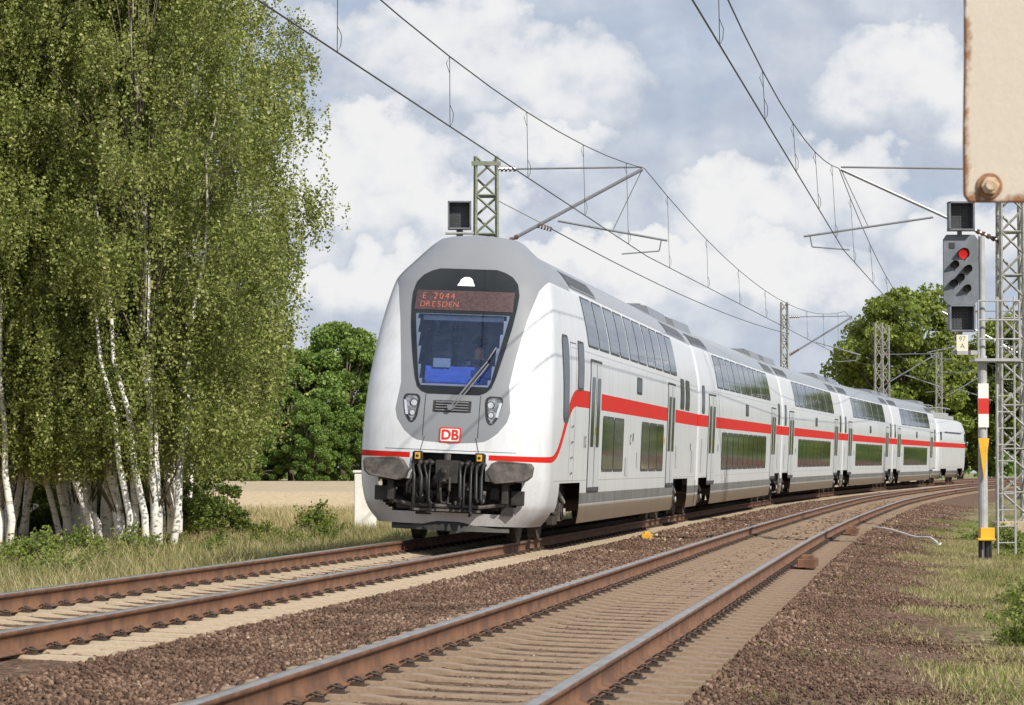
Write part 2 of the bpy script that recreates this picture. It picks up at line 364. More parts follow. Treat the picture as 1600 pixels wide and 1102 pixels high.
for k in (0,1):
    base=P(-33,k,0,0)
    trk=empty('railway_track',base,('canted railway track with pale concrete sleepers under the train' if k==0 else 'empty canted railway track with brown stained sleepers'),'railway track')
    for sx in (-.75,.75):
        V=[];F=[];mi=[];npf=len(RP)
        for s in ss:
            for a,b in RP:
                p=P(s,k,sx+a+(0),b); V.append((p[0]-base[0],p[1]-base[1],p[2]-base[2]))
        for i in range(len(ss)-1):
            for j in range(npf):
                F.append((i*npf+j,i*npf+(j+1)%npf,(i+1)*npf+(j+1)%npf,(i+1)*npf+j)); mi.append(1 if j in (6,7,8) else 0)
        add_obj('rail',mesh_np('rail',V,F,[M_rust,M_steel],mi=mi),trk,label='rusty rail with polished head')
    mb=MB(); sleeper_geo(mb); sm=mb.mesh('sleeper',[M_concrete if k==0 else M_concb,M_clip])
    bv=np.array([v.co[:] for v in sm.vertices]); s0=-24 if k==0 else -34.2
    proto_faces=[tuple(p.vertices) for p in sm.polygons]; pm=[p.material_index for p in sm.polygons]
    big=MB()
    for i in range(330):
        s=round(s0/.6)*.6+i*.6; ph=PH0+max(s,0)/R
        if s>160: break
        p=Vector(P(s,k,0,0))-Vector(base)+Vector((0,0,random.uniform(-.004,.004)))
        mtx=Matrix.Rotation(-ph+random.uniform(-.015,.015),4,'Z')@Matrix.Rotation(CANT,4,'Y')
        if i<100:
            o=add_obj('sleeper',sm,trk); o.matrix_local=Matrix.Translation(p)@mtx
        else:
            big.add([mtx@Vector(v)+p for v in bv],proto_faces)
            big.m[-len(pm):]=pm
    big.obj('sleeper_row',[M_concrete if k==0 else M_concb,M_clip],trk,kind='stuff')

# ------------------------------------------------------------------ train shape
def dens_pts(pts,n=7):
    out=[]
    P_=[pts[0]]+pts+[pts[-1]]
    for i in range(1,len(P_)-2):
        for j in range(n):
            t=j/n; o=[]
            for c in (0,1):
                a,b,d,e=P_[i-1][c],P_[i][c],P_[i+1][c],P_[i+2][c]
                o.append(.5*((2*b)+(-a+d)*t+(2*a-5*b+4*d-e)*t*t+(-a+3*b-3*d+e)*t**3))
            out.append(tuple(o))
    out.append(pts[-1]); return np.array(out)
NO=dens_pts([(1.19,.28),(1.36,.5),(1.44,.8),(1.46,1.2),(1.46,1.8),(1.44,2.4),(1.40,2.9),(1.345,3.4),(1.255,3.90),(1.18,4.10),(.95,4.37),(.71,4.64),(.57,4.735),(.28,4.77),(0,4.78)])
CO=dens_pts([(1.39,.28),(1.42,.5),(1.43,.8),(1.43,1.2),(1.43,1.8),(1.43,2.4),(1.425,2.9),(1.37,3.4),(1.235,3.95),(1.15,4.13),(.94,4.40),(.67,4.58),(.51,4.65),(.25,4.71),(0,4.73)])
for Q in (NO,CO): Q[:,1]=np.maximum.accumulate(Q[:,1]+np.arange(len(Q))*1e-7)
RZ=[.2,.6,1.0,1.3,1.7,2.0,2.4,2.8,3.2,3.6,4.0,4.25,4.45,4.62,4.72,4.79]; RY=[.22,.10,.02,.0,.04,.10,.22,.38,.57,.78,1.00,1.16,1.31,1.47,1.62,1.90]
def rake(z): return float(np.interp(z,RZ,RY))
RD=.80; PN=2.8
def capf(q): q=min(max(q,0),1); return RD*(1-(1-q**PN)**(1/PN))
def noseY(x,z):
    W=float(np.interp(z,NO[:,1],NO[:,0])); return rake(z)+capf(abs(x)/max(W,.01))
def sideX(y,z,nose):
    wc=float(np.interp(z,CO[:,1],CO[:,0]))
    if not nose: return wc
    ye=rake(z)+RD; t=min(max((y-ye)/(4.2-ye),0),1); b=t*t*(3-2*t)
    wn=float(np.interp(z,NO[:,1],NO[:,0])); return wn*(1-b)+wc*b

def body_mat(name,nose):
    m,nt,b,out=newmat(name); T=NT(nt); tc=T.n('ShaderNodeTexCoord').outputs['Object']
    sp=T.n('ShaderNodeSeparateXYZ'); T.l(tc,sp.inputs[0]); x,y,z=sp.outputs; ax=T.math('ABSOLUTE',x)
    mp=T.n('ShaderNodeMapping'); mp.inputs['Scale'].default_value=(2,2,.35); T.l(tc,mp.inputs[0])
    streak=T.noise(mp.outputs[0],4,6,.65); cl=T.noise(tc,1.3,5,.6); sp2=T.noise(tc,60,3,.7)
    white=T.mix(T.ramp(streak,[(.42,0.),(.75,.55)]),(.66,.68,.71),(.47,.47,.455))
    white=T.mix(T.math('MULTIPLY',cl,.25),white,(.54,.56,.585))
    white=T.mix(T.ramp(T.math('MULTIPLY',sp2,T.math('MULTIPLY_ADD',z,-.12,1.25)),[(.70,0.),(.78,.55)]),white,(.28,.26,.23))
    grey=T.mix(cl,(.25,.26,.28),(.21,.22,.235))
    grey=T.mix(T.ramp(sp2,[(.62,0.),(.72,.5)]),grey,(.15,.15,.15))
    roofm=T.math('GREATER_THAN',z,4.13)
    roof=T.mix(streak,(.33,.35,.38),(.24,.255,.27))
    def joint(v,h): return T.math('LESS_THAN',T.math('ABSOLUTE',v),h)
    rj=T.math('SUBTRACT',T.math('FRACT',T.math('DIVIDE',y,1.15)),.5)
    roof=T.mix(T.math('MULTIPLY',joint(rj,.02),.6),roof,(.12,.12,.13))
    if nose: roof=T.mix(T.math('LESS_THAN',y,4.2),roof,grey)
    col=T.mix(roofm,white,roof)
    if nose:
        wz=T.ramp(T.math('DIVIDE',z,5.),[(.300,0.),(.306,.24),(.315,.29),(.335,.355),(.37,.42),(.40,.44),(.48,.415),(.56,.44),(.68,.49),(.78,.55),(.815,.6),(.83,.9)])
        g=T.math('LESS_THAN',ax,T.math('MULTIPLY',wz,2.)); col=T.mix(T.math('MULTIPLY',g,T.math('LESS_THAN',y,4.2)),col,grey)
        zc=T.ramp(T.math('DIVIDE',y,8.),[(0.,1.31/4),(.09,1.31/4),(.15,1.37/4),(.21,1.52/4),(.28,1.82/4),(.35,2.11/4),(.41,2.28/4),(.47,2.335/4)],'B_SPLINE')
        zc=T.math('MULTIPLY',zc,4.)
        hw=T.ramp(T.math('DIVIDE',y,8.),[(0.,.04),(.12,.05),(.3,.11),(.5,.142)])
        st=T.math('LESS_THAN',T.math('ABSOLUTE',T.math('SUBTRACT',z,zc)),hw)
        st=T.math('MULTIPLY',st,T.math('GREATER_THAN',ax,.60))
    else:
        st=T.math('LESS_THAN',T.math('ABSOLUTE',T.math('SUBTRACT',z,2.335)),.142)
    red=T.mix(streak,(.60,.018,.010),(.50,.022,.014)); col=T.mix(st,col,red)
    low=T.ramp(T.math('DIVIDE',z,2.),[(.20,1.),(.27,1.),(.31,0.)]); lowc=T.mix(streak,(.27,.215,.155),(.13,.10,.07))
    if nose: low=T.math('MULTIPLY',low,T.math('MAXIMUM',T.math('GREATER_THAN',y,4.2),.35))
    col=T.mix(low,col,lowc)
    bandm=T.math('MULTIPLY',T.math('LESS_THAN',T.math('ABSOLUTE',T.math('SUBTRACT',z,.69)),.09),T.math('GREATER_THAN',y,4.4 if nose else -1.))
    col=T.mix(T.math('MULTIPLY',bandm,T.ramp(streak,[(.35,.75),(.6,1.)])),col,(.10,.11,.115))
    fr=T.math('SUBTRACT',T.math('FRACT',T.math('DIVIDE',y,3.35)),.5)
    j=T.math('MULTIPLY',T.math('MULTIPLY',joint(fr,.0035),T.math('LESS_THAN',z,3.1)),T.math('GREATER_THAN',y,4.4))
    j=T.math('MAXIMUM',j,T.math('MULTIPLY',T.math('MAXIMUM',joint(T.math('SUBTRACT',z,3.12),.007),joint(T.math('SUBTRACT',z,4.13),.014)),T.math('GREATER_THAN',y,3.)))
    j=T.math('MAXIMUM',j,T.math('MULTIPLY',joint(T.math('SUBTRACT',z,.99),.006),T.math('GREATER_THAN',y,1.)))
    col=T.mix(T.math('MULTIPLY',j,.6),col,(.15,.15,.15))
    T.l(col,b.inputs['Base Color']); T.l(T.math('MULTIPLY_ADD',st,.2,.33),b.inputs['Roughness'])
    T.l(T.math('MULTIPLY_ADD',st,-.35,.45),b.inputs['Specular IOR Level']); T.l(T.math('MULTIPLY_ADD',st,-.2,.2),b.inputs['Coat Weight']); b.inputs['Coat Roughness'].default_value=.1
    T.bump(T.noise(tc,.9,2),.12,.05,b)
    return m
M_bodyN=body_mat('driving_coach_paint',True); M_body=body_mat('coach_paint',False)

def patch(mb,y0,y1,z0,z1,off,mi,nose,r=.0,n=10):
    rows=[]
    zz=sorted(set([z0+(z1-z0)*i/n for i in range(n+1)]+([z0+r*a for a in (.08,.3,.6,1)]+[z1-r*a for a in (.08,.3,.6,1)] if r else [])))
    for z in zz:
        d=min(z-z0,z1-z); ins=0
        if r and d<r: ins=r-math.sqrt(max(r*r-(r-d)**2,0))
        ya,yb=y0+ins,y1-ins; k=3 if not nose else 6
        rows.append([(sideX(ya+(yb-ya)*i/k,z,nose)+off,ya+(yb-ya)*i/k,z) for i in range(k+1)])
    mb.grid(rows,mi)
def npatch(mb,rows_fn,z0,z1,off,mi,nz=16,nx=14):
    rows=[]
    for i in range(nz+1):
        z=z0+(z1-z0)*i/nz; a,b=rows_fn(z)
        rows.append([(a+(b-a)*j/nx,noseY(a+(b-a)*j/nx,z)-off,z) for j in range(nx+1)])
    mb.grid(rows,mi)
LEN=27.1
def window_obj(par,y0,y1,z0,z1,nose,r=.07,lab=None,fr=.045,gm=None):
    mb=MB(); patch(mb,y0-fr,y1+fr,z0-fr,z1+fr,.004,0,nose,r+.03); patch(mb,y0,y1,z0,z1,.009,1,nose,r)
    return mb.obj('window',[M_seam,gm or M_glass],par,smooth=True)
def door_obj(par,y0,y1,z0,z1,nose):
    mb=MB(); patch(mb,y0-.05,y1+.05,z0-.03,z1+.05,.004,1,nose,.06); patch(mb,y0,y1,z0,z1,.010,0,nose,.04)
    ym=(y0+y1)/2; patch(mb,ym-.02,ym+.02,z0+.02,z1-.02,.014,1,nose)
    for a in (y0+.18,ym+.16): patch(mb,a,a+(ym-y0)-.36,z0+.75,z1-.25,.015,2,nose,.06)
    patch(mb,y0,y1,z0,z0+.07,.016,1,nose)
    patch(mb,ym+.03,ym+.10,z0+.95,z0+1.1,.018,3,nose)
    return mb.obj('door',[M_door,M_seam,M_glassd,M_yel],par,smooth=True)
def bogie_obj(par,c):
    mb=MB()
    for dy in (-1.15,1.15):
        mb.cyl((-.9,c+dy,.46),(.9,c+dy,.46),.08,n=8)
        for sx in (-.75,.75):
            mb.cyl((sx-.065,c+dy,.46),(sx+.065,c+dy,.46),.46,n=28); mb.cyl((sx+.03,c+dy,.46),(sx+.075,c+dy,.46),.36,n=24,mi=1)
            mb.cyl((sx-.085,c+dy,.46),(sx-.06,c+dy,.46),.49,n=28)
        for sx in (-1.08,1.08):
            mb.box((sx,c+dy,.46),(.18,.34,.3)); mb.cyl((sx-.1,c+dy,.46),(sx+.12,c+dy,.46),.13,n=14,mi=1)
            for q in (-.27,.27): mb.cyl((sx,c+dy+q,.42),(sx,c+dy+q,.72),.085,n=10,mi=1)
            mb.box((sx,c+dy,.74),(.16,.8,.08)); mb.cyl((sx+.13,c+dy,.46),(sx+.16,c+dy,.46),.07,n=10,mi=2)
    for sx in (-1.08,1.08):
        mb.box((sx,c,.60),(.14,1.7,.18)); mb.box((sx,c-.75,.68),(.14,.6,.14)); mb.box((sx,c+.75,.68),(.14,.6,.14))
        for q in (-.22,.22): mb.cyl((sx,c+q,.62),(sx,c+q,.98),.13,n=12,mi=1)
        mb.cyl((sx+.1,c-.5,.62),(sx+.12,c-.5,1.0),.035,n=8,mi=2); mb.cyl((sx+.1,c+.5,.8),(sx+.1,c+1.3,.62),.04,n=8,mi=2)
        mb.box((sx+.1,c-1.5,.5),(.1,.35,.2),1); mb.box((sx+.08,c+.1,.34),(.1,.5,.14),1)
        mb.tube([(sx+.1,c-.9,.9),(sx+.14,c-.8,.7),(sx+.1,c-.6,.55),(sx+.1,c-.4,.75)],.02)
    mb.box((0,c,.6),(2.0,.5,.25))
    return mb.obj('bogie',[M_bogie,M_dark,M_lgrey],par,bevel=.008)

train=empty('passenger_train',(X0,Y0,0),'white double-deck passenger train with red stripe on canted track','train')
tb=Vector((X0,Y0,0))
def place_car(s0,L):
    a=Vector(P(s0,0,0,0)); b=Vector(P(s0+L,0,0,0)); ph=math.atan2(b.x-a.x,b.y-a.y)
    return Matrix.Translation(a-tb)@Matrix.Rotation(-ph,4,'Z')@Matrix.Rotation(math.atan2(b.z-a.z,L),4,'X')@Matrix.Rotation(CANT,4,'Y')
mb=MB(); nq=44
def holes(x,y,z):
    ax=abs(x)
    if y<2.2:
        if 2.40<z<3.46 and ax<np.interp(z,[2.3,3.4],[.50,.67]): return True
        if z<.98 and z>.46 and y<.85 and ax<1.10-.9*max(0,.70-z)**1.2*1.6: return True
        if .46<z<1.37 and ax<.56 and y<.5: return True
    if z<.93 and (1.75<y<4.75 or 21.3<y<25.2): return True
    return False
stations=np.concatenate([np.arange(4.2,LEN,.4),[LEN]])
G=[]
for k in range(len(NO)):
    W,Zk=NO[k]; Wc,Zc=CO[k]; ye=rake(Zk)+RD; right=[]
    for i in range(nq+1):
        q=math.sin(math.pi/2*i/nq); right.append((W*q,rake(Zk)+capf(q),Zk))
    for i in range(1,11):
        tt=i/10; bb=tt*tt*(3-2*tt); right.append((W*(1-bb)+Wc*bb,ye+(4.2-ye)*tt,Zk*(1-bb)+Zc*bb))
    for yv in stations[1:]: right.append((Wc,float(yv),Zc))
    G.append([(-p[0],p[1],p[2]) for p in right[:0:-1]]+right)
mb.grid(G,0,skip=holes,flip=False)
cap=[(Wc,LEN,Zc) for Wc,Zc in CO]+[(-Wc,LEN,Zc) for Wc,Zc in CO[::-1][1:]]
mb.add(cap,[tuple(range(len(cap)))],0)
dc=mb.obj('driving_coach',[M_bodyN],train,smooth=True,label='streamlined driving coach with grey front and black windscreen')
dc.matrix_local=place_car(0,LEN)
def under(par,y0,y1,front=False):
    mb=MB(); mb.box((0,(y0+y1)/2,.82),(2.3,y1-y0,.36)); mb.box((0,(y0+y1)/2,.6),(1.0,y1-y0,.5))
    if front: mb.box((0,1.05,.92),(2.3,.5,.85))
    mb.obj('underframe',[M_dark],par)
under(dc,1.3,LEN-.3,True)
WZ=[2.25,2.29,2.36,2.5,2.9,3.3,3.6,3.8,3.98,4.09,4.16,4.20]; WW=[.40,.50,.57,.62,.71,.785,.82,.83,.79,.70,.58,.44]
def ww(z): return float(np.interp(z,WZ,WW))
IW=lambda z: float(np.interp(z,[2.36,2.42,3.44,3.51],[.51,.55,.725,.73]))
mb=MB()
npatch(mb,lambda z:(-ww(z),ww(z)),3.49,4.20,.012,0,nz=20,nx=20)
npatch(mb,lambda z:(-ww(z),ww(z)),2.25,2.37,.012,0,nz=8,nx=20)
npatch(mb,lambda z:(-ww(z),-IW(z)),2.37,3.49,.012,0,nz=14,nx=3)
npatch(mb,lambda z:(IW(z),ww(z)),2.37,3.49,.012,0,nz=14,nx=3)
mb.obj('windscreen_frame',[M_glass],dc,smooth=True,label='glossy black windscreen surround')
m,nt,b,out=newmat('windscreen_glass'); T=NT(nt)
tr=T.n('ShaderNodeBsdfTransparent'); tr.inputs[0].default_value=(.80,.87,1,1)
gl=T.n('ShaderNodeBsdfGlossy'); gl.inputs['Roughness'].default_value=.03; gl.inputs[0].default_value=(.62,.75,1,1)
nn=T.noise(T.n('ShaderNodeTexCoord').outputs['Object'],45,3); 
mx=T.n('ShaderNodeMixShader'); T.l(T.ramp(nn,[(.55,.10),(.75,.26)]),mx.inputs[0]); T.l(tr.outputs[0],mx.inputs[1]); T.l(gl.outputs[0],mx.inputs[2]); T.l(mx.outputs[0],out.inputs[0])
mb=MB(); npatch(mb,lambda z:(-IW(z),IW(z)),2.37,3.49,.010,0,nz=10,nx=12); mb.obj('windscreen',[m],dc,smooth=True)
M_cab=mat('cab_wall',(.16,.20,.30),(.22,.27,.38),rough=.8); M_desk=mat('blue_desk',(.03,.07,.34),(.06,.13,.52),rough=.4,ns=4,lo=.3,hi=.7)
M_cabl=mat('pale_cab_panel',(.50,.60,.82),(.40,.49,.66),rough=.7)
mb=MB(); mb.box((0,2.45,2.85),(1.9,.05,1.7),0); mb.box((0,1.9,2.05),(1.9,1.1,.05),0); mb.box((-.96,2.0,2.8),(.04,.9,1.5),0); mb.box((.96,2.0,2.8),(.04,.9,1.5),0)
mb.box((-.14,2.40,3.0),(.38,.05,1.1),2); mb.box((-.58,2.41,3.05),(.3,.05,.8),2); mb.box((.32,2.41,3.1),(.40,.05,.8),2)
mb.box((0,.92,2.47),(1.05,.5,.08),1,Matrix.Rotation(.3,3,'X')); mb.box((0,1.10,2.56),(1.2,.1,.24),1,Matrix.Rotation(-.3,3,'X'))
mb.box((-.35,1.08,2.74),(.26,.06,.14),0)
mb.box((0,.86,3.42),(1.25,.03,.07),2)
mb.obj('cab_interior',[M_cab,M_desk,M_cabl],dc)
mb=MB(); npatch(mb,lambda z:(-.76,.76),3.54,3.85,.018,0,nz=4,nx=20); disp=mb.obj('destination_display',[M_disp],dc,smooth=True)
def nose_text(name,txt,size,x,z,mats,off,par,bold=0,align='CENTER',tilt=True):
    me=text_mesh(name,txt,size,mats,.001,bold,align)
    for v in me.vertices:
        px,pz=v.co.x+x,v.co.y+z; v.co=Vector((px,noseY(px,pz)-off-v.co.z,pz))
    return add_obj(name,me,par)
for i,ch in enumerate('E 2044'):
    if ch!=' ': nose_text('led_letter',ch,.135,-.63+i*.09,3.755,[M_led],.022,dc,-.002)
for i,ch in enumerate('DRESDEN'): nose_text('led_letter',ch,.125,-.64+i*.087,3.625,[M_led],.022,dc,-.002)
mb=MB(); npatch(mb,lambda z:((-.135+.5*(z-3.93),.135-.5*(z-3.93)) if z<3.97 else (-.10*math.sqrt(max(0,1-((z-3.97)/.10)**2))-.005,.10*math.sqrt(max(0,1-((z-3.97)/.10)**2))+.005)),3.93,4.068,.02,0,nz=14,nx=8); mb.obj('top_headlight',[M_toplight],dc,smooth=True,label='lit white lamp above the windscreen')
for sg in (-1,1):
    mb=MB()
    def hl(z,z0,z1,e):
        t=(z-z0)/(z1-z0); rr_=.30; d=min(t,1-t)
        ins=0 if d>rr_ else .075*(1-math.sqrt(max(0,1-((rr_-d)/rr_)**2)))
        a=.50+.055*(1-t)-e+ins; b=.655+.115*t+e-ins
        return (a,b) if sg>0 else (-b,-a)
    npatch(mb,lambda z:hl(z,1.80,2.235,.018),1.80,2.235,.010,0,nz=22,nx=8)
    npatch(mb,lambda z:hl(z,1.83,2.205,-.014),1.83,2.205,.016,1,nz=22,nx=8)
    npatch(mb,lambda z:((.665+.22*(z-1.92),.705+.22*(z-1.92)) if sg>0 else (-.705-.22*(z-1.92),-.665-.22*(z-1.92))),1.92,2.14,.020,3,nz=6,nx=2)
    for (hx,hz,r) in ((.585,2.10,.058),(.600,1.95,.048)):
        y=noseY(hx,hz); mb.cyl((sg*hx,y-.030,hz),(sg*hx,y+.03,hz),r,n=18,mi=2); mb.cyl((sg*hx,y-.034,hz),(sg*hx,y-.029,hz),r*.8,n=18,mi=3)
    mb.obj('headlight',[M_black,M_lens,M_dark,M_chrome],dc)
mb=MB(); npatch(mb,lambda z:(-.29,.29),1.98,2.15,.010,0,nz=4,nx=8)
for i in range(4):
    z=2.005+i*.04; mb.box((0,noseY(0,z)-.022,z),(.50,.02,.018),1)
mb.obj('air_vent',[M_dark,M_grey],dc)
def rr(mb,x0,x1,z0,z1,off,mi):
    npatch(mb,lambda z:(x0+(.02 if min(z-z0,z1-z)<.008 else 0),x1-(.02 if min(z-z0,z1-z)<.008 else 0)),z0,z1,off,mi,nz=16,nx=4)
mb=MB(); rr(mb,-.165,.165,1.515,1.745,.010,0); rr(mb,-.143,.143,1.537,1.723,.014,1)
lg=mb.obj('logo_plate',[M_red,M_whp],dc)
nose_text('logo_lettering','DB',.205,0,1.628,[M_red],.020,dc,.006)
mb=MB()
for sg in (-1,1): npatch(mb,lambda z:(sg*(.44-.25*(z-1.4))-.006,sg*(.44-.25*(z-1.4))+.006) ,1.38,1.60,.004,0,nz=3,nx=1)
npatch(mb,lambda z:(-1.0,1.0),1.395,1.402,.004,0,nz=1,nx=24)
for sg in (-1,1): npatch(mb,lambda z:(sg*.42-.006,sg*.42+.006),1.60,2.24,.004,0,nz=6,nx=1)
mb.obj('panel_seam',[M_seam],dc)
mb=MB()
def NP(x,z,o): return (x,noseY(x,z)-o,z)
mb.tube([NP(-.03,2.03,.05),NP(.05,2.15,.09),NP(.33,2.55,.10),NP(.48,2.76,.09)],.014,mi=0)
mb.tube([NP(.02,2.03,.05),NP(.12,2.17,.08),NP(.39,2.55,.09),NP(.50,2.72,.08)],.011,mi=0)
mb.tube([NP(.24,2.38,.045),NP(.48,2.78,.05),NP(.58,2.98,.045)],.018,mi=1)
mb.cyl(NP(-.02,2.05,.0),NP(-.02,2.05,.09),.045,n=12,mi=0)
mb.obj('wiper',[M_grey,M_black],dc)
M_buf=mat('buffer_grey',(.075,.067,.062),(.14,.122,.11),rough=.8,ns=9,bump=.5,bs=25)
for sg in (-1,1):
    mb=MB(); cx=sg*.92
    oc=[(-.38,.09),(-.34,.15),(.14,.18),(.25,.13),(.31,.03),(.32,-.02),(.25,-.15),(.19,-.18),(-.28,-.12),(-.36,-.05)]
    def cov(sc_,y0_): return [(cx+sg*(-a*sc_),y0_+.28*max(0,-a-.05)**1.3,1.10+b_*sc_) for a,b_ in oc]
    n_=len(oc); V_=cov(.86,-.16)+cov(1.,-.13)+cov(1.,-.04)+cov(.9,.05)
    F_=[tuple(range(n_))]+[(r*n_+i,r*n_+(i+1)%n_,(r+1)*n_+(i+1)%n_,(r+1)*n_+i) for r in range(3) for i in range(n_)]
    mb.add(V_,F_,0)
    mb.cyl((cx,-.05,1.06),(cx,.5,1.06),.14,n=16,mi=1)
    mb.box((cx-sg*.05,.1,.80),(.10,.2,.35),1); mb.box((cx+sg*.12,.2,.72),(.2,.1,.22),1)
    mb.obj('buffer',[M_buf,M_dark],dc,bevel=.012)
mb=MB(); mb.box((0,.1,1.08),(.34,.5,.34),0); mb.box((0,-.12,1.06),(.12,.3,.2),0)
mb.tube([(0,-.2,1.1),(0,-.32,1.05),(0,-.34,.95),(0,-.26,.92)],.04); 
mb.tube([(-.06,-.22,1.0),(-.07,-.25,.8),(-.05,-.22,.62),(.05,-.22,.62),(.07,-.25,.8),(.06,-.22,1.0)],.025)
mb.box((0,.35,1.2),(1.1,.1,.28),0); mb.cyl((-.3,.05,1.2),(-.3,.3,1.2),.06,n=10); mb.cyl((.3,.05,1.2),(.3,.3,1.2),.06,n=10)
mb.cyl((-.2,-.05,.98),(.2,-.05,.98),.05,n=10,mi=1); mb.cyl((0,-.1,1.25),(0,-.1,1.34),.05,n=10,mi=1)
mb.obj('coupling',[M_dark,M_buf],dc,bevel=.01)
for i,hx in enumerate((-.53,-.44,-.35,-.26,-.17,.19,.28,.37,.45,.54)):
    mb=MB(); d=random.uniform(.40,.70); j1,j2=random.uniform(-.06,.06),random.uniform(-.1,.1); r_=random.choice([.018,.024,.028])
    mb.tube([(hx,.1,1.20),(hx,-.06,1.16),(hx+j1,-.13,1.0),(hx+j1+.02,-.15,1.16-d),(hx+j2*.5,-.16,1.09-d),(hx+j2,-.12,1.12-d),(hx+j2,-.07,1.22-d)],r_,n=8)
    mb.cyl((hx,.12,1.20),(hx,.0,1.20),.04,n=10,mi=1); mb.cyl((hx+j2,-.07,1.20-d),(hx+j2,-.07,1.28-d),.03,n=8,mi=1+(i%2))
    mb.obj('brake_hose',[M_black,M_dark,M_buf],dc,smooth=True)
for sg in (-1,1):
    mb=MB(); mb.box((sg*.47,-.03,1.30),(.075,.06,.10),0); mb.box((sg*.47,.05,1.29),(.14,.08,.17),1); mb.cyl((sg*.47,-.065,1.30),(sg*.47,-.05,1.30),.025,n=10,mi=1); mb.obj('socket_box',[M_yel,M_dark],dc,bevel=.006)
mb=MB(); rr_=random.Random(4)
for i in range(54):
    x_=rr_.uniform(-.95,.95); z_=rr_.uniform(.50,.95); y_=rr_.uniform(.2,.6)
    if i%3==0: mb.cyl((x_,y_,z_),(x_+rr_.uniform(-.3,.3),y_+.05,z_+rr_.uniform(-.1,.1)),rr_.uniform(.02,.06),n=8,mi=i%2)
    else: mb.box((x_,y_,z_),(rr_.uniform(.06,.25),.12,rr_.uniform(.05,.2)),(i%5==1)*1)
mb.cyl((-.98,.35,.86),(.98,.35,.86),.04,n=8,mi=0); mb.tube([(-.9,.2,.62),(-.5,.05,.56),(.5,.05,.56),(.9,.2,.62)],.03,n=8,mi=1)
mb.obj('front_equipment',[M_dark,M_buf],dc)
mb=MB(); 
xs_=np.linspace(-.9,.9,25)
rows=[[(x,.14+.32*abs(x)**1.8+dy_,z) for x in xs_] for z,dy_ in ((.19,-.02),(.26,-.0),(.33,.03))]
mb.grid(rows,0); mb.grid([[(p[0],p[1]+.05,p[2]) for p in r] for r in rows],0,flip=True)
mb.box((0,.05,.50),(1.0,.14,.035),1)
mb.obj('snow_plough',[M_dark,M_buf],dc,smooth=False)
DS=.55
window_obj(dc,2.02,2.72,1.95,3.25,True,r=.14,gm=M_glassd)
window_obj(dc,3.85,4.6,2.50,3.22,True,r=.06,gm=M_glassd)
mb=MB(); patch(mb,2.95,2.965,.95,3.2,.003,0,True); patch(mb,3.60,3.615,.95,3.2,.003,0,True); patch(mb,2.96,3.61,3.19,3.205,.003,0,True)
for z_ in (1.1,1.35,1.6,1.85): patch(mb,3.15,3.35,z_,z_+.025,.02,0,True,n=1)
mb.obj('panel_seam',[M_seam],dc)
door_obj(dc,5.0+DS,6.6+DS,.80,2.98,False)
def upper_row(par,y0,y1,n,nose):
    w=(y1-y0)/n
    for i in range(n): window_obj(par,y0+i*w+(.12 if i%2==0 else .075),y0+(i+1)*w-(.075 if i%2==0 else .12),3.25,4.03,nose,r=.05,fr=.035,gm=M_glassu)
upper_row(dc,5.2,21.8,10,False)
for a,b_ in ((7.05,8.70),(8.82,10.4),(13.7,15.15),(15.27,16.75),(16.87,18.2)): window_obj(dc,a+DS,b_+DS,1.17,2.06,False,fr=.045)
window_obj(dc,13.1,14.0,2.66,2.9,False,r=.02,gm=M_glassd)
door_obj(dc,19.0+DS,20.7+DS,.80,2.98,False)
window_obj(dc,22.5,23.4,2.55,3.15,False,gm=M_glassd); window_obj(dc,23.8,24.8,2.55,3.15,False,gm=M_glassd)
def louvre(par,y0,y1,nose,z0=4.17,z1=4.45):
    mb=MB(); patch(mb,y0,y1,z0,z1,.012,0,nose)
    k=int((y1-y0)/.16)
    for i in range(k): patch(mb,y0+.03+i*(y1-y0)/k,y0+.09+i*(y1-y0)/k,z0+.03,z1-.03,.02,1,nose,n=3)
    mb.obj('roof_louvre',[M_grey,M_dark],par)
def roof_unit(par,y0,y1):
    mb=MB(); pr=[(-.72,4.55),(-.62,4.78),(-.3,4.82),(.3,4.82),(.62,4.78),(.72,4.55)]
    mb.prism(pr[::-1],y0,y1,'xz',0)
    for i in range(int((y1-y0)/.5)): mb.box((0,y0+.25+i*.5,4.825),(.9,.05,.02),1)
    mb.obj('roof_unit',[M_grey,M_dark],par,bevel=.02)
louvre(dc,4.6,8.3,True); louvre(dc,21.9,26.5,False); roof_unit(dc,22.2,26.2)
def small_marks(par,items):
    for (y_,z_,w_,h_,mt) in items:
        mb=MB(); patch(mb,y_,y_+w_,z_,z_+h_,.008,0,False,n=2); mb.obj('side_hatch',[mt],par)
small_marks(dc,[(11.4,1.05,.5,.35,M_door),(12.6,1.7,.12,.16,M_seam),(13.4,1.2,.35,.3,M_door),(18.95,1.7,.1,.14,M_yel),(21.7,1.2,.5,.5,M_door),(25.4,1.6,.12,.16,M_seam),(25.8,1.1,.6,.5,M_door)])
me=text_mesh('coach_number','1 0',.28,[M_grey],.001,.004)
for v in me.vertices: v.co=Vector((sideX(4.8,1.5,True)+.012,v.co.x+5.0,v.co.y+1.62))
add_obj('coach_number',me,dc)
me=text_mesh('side_lettering','IC',.26,[M_grey],.001,.004)
for v in me.vertices: v.co=Vector((1.439,v.co.x+12.2,v.co.y+1.72))
add_obj('side_lettering',me,dc)
bogie_obj(dc,3.2); bogie_obj(dc,23.25)
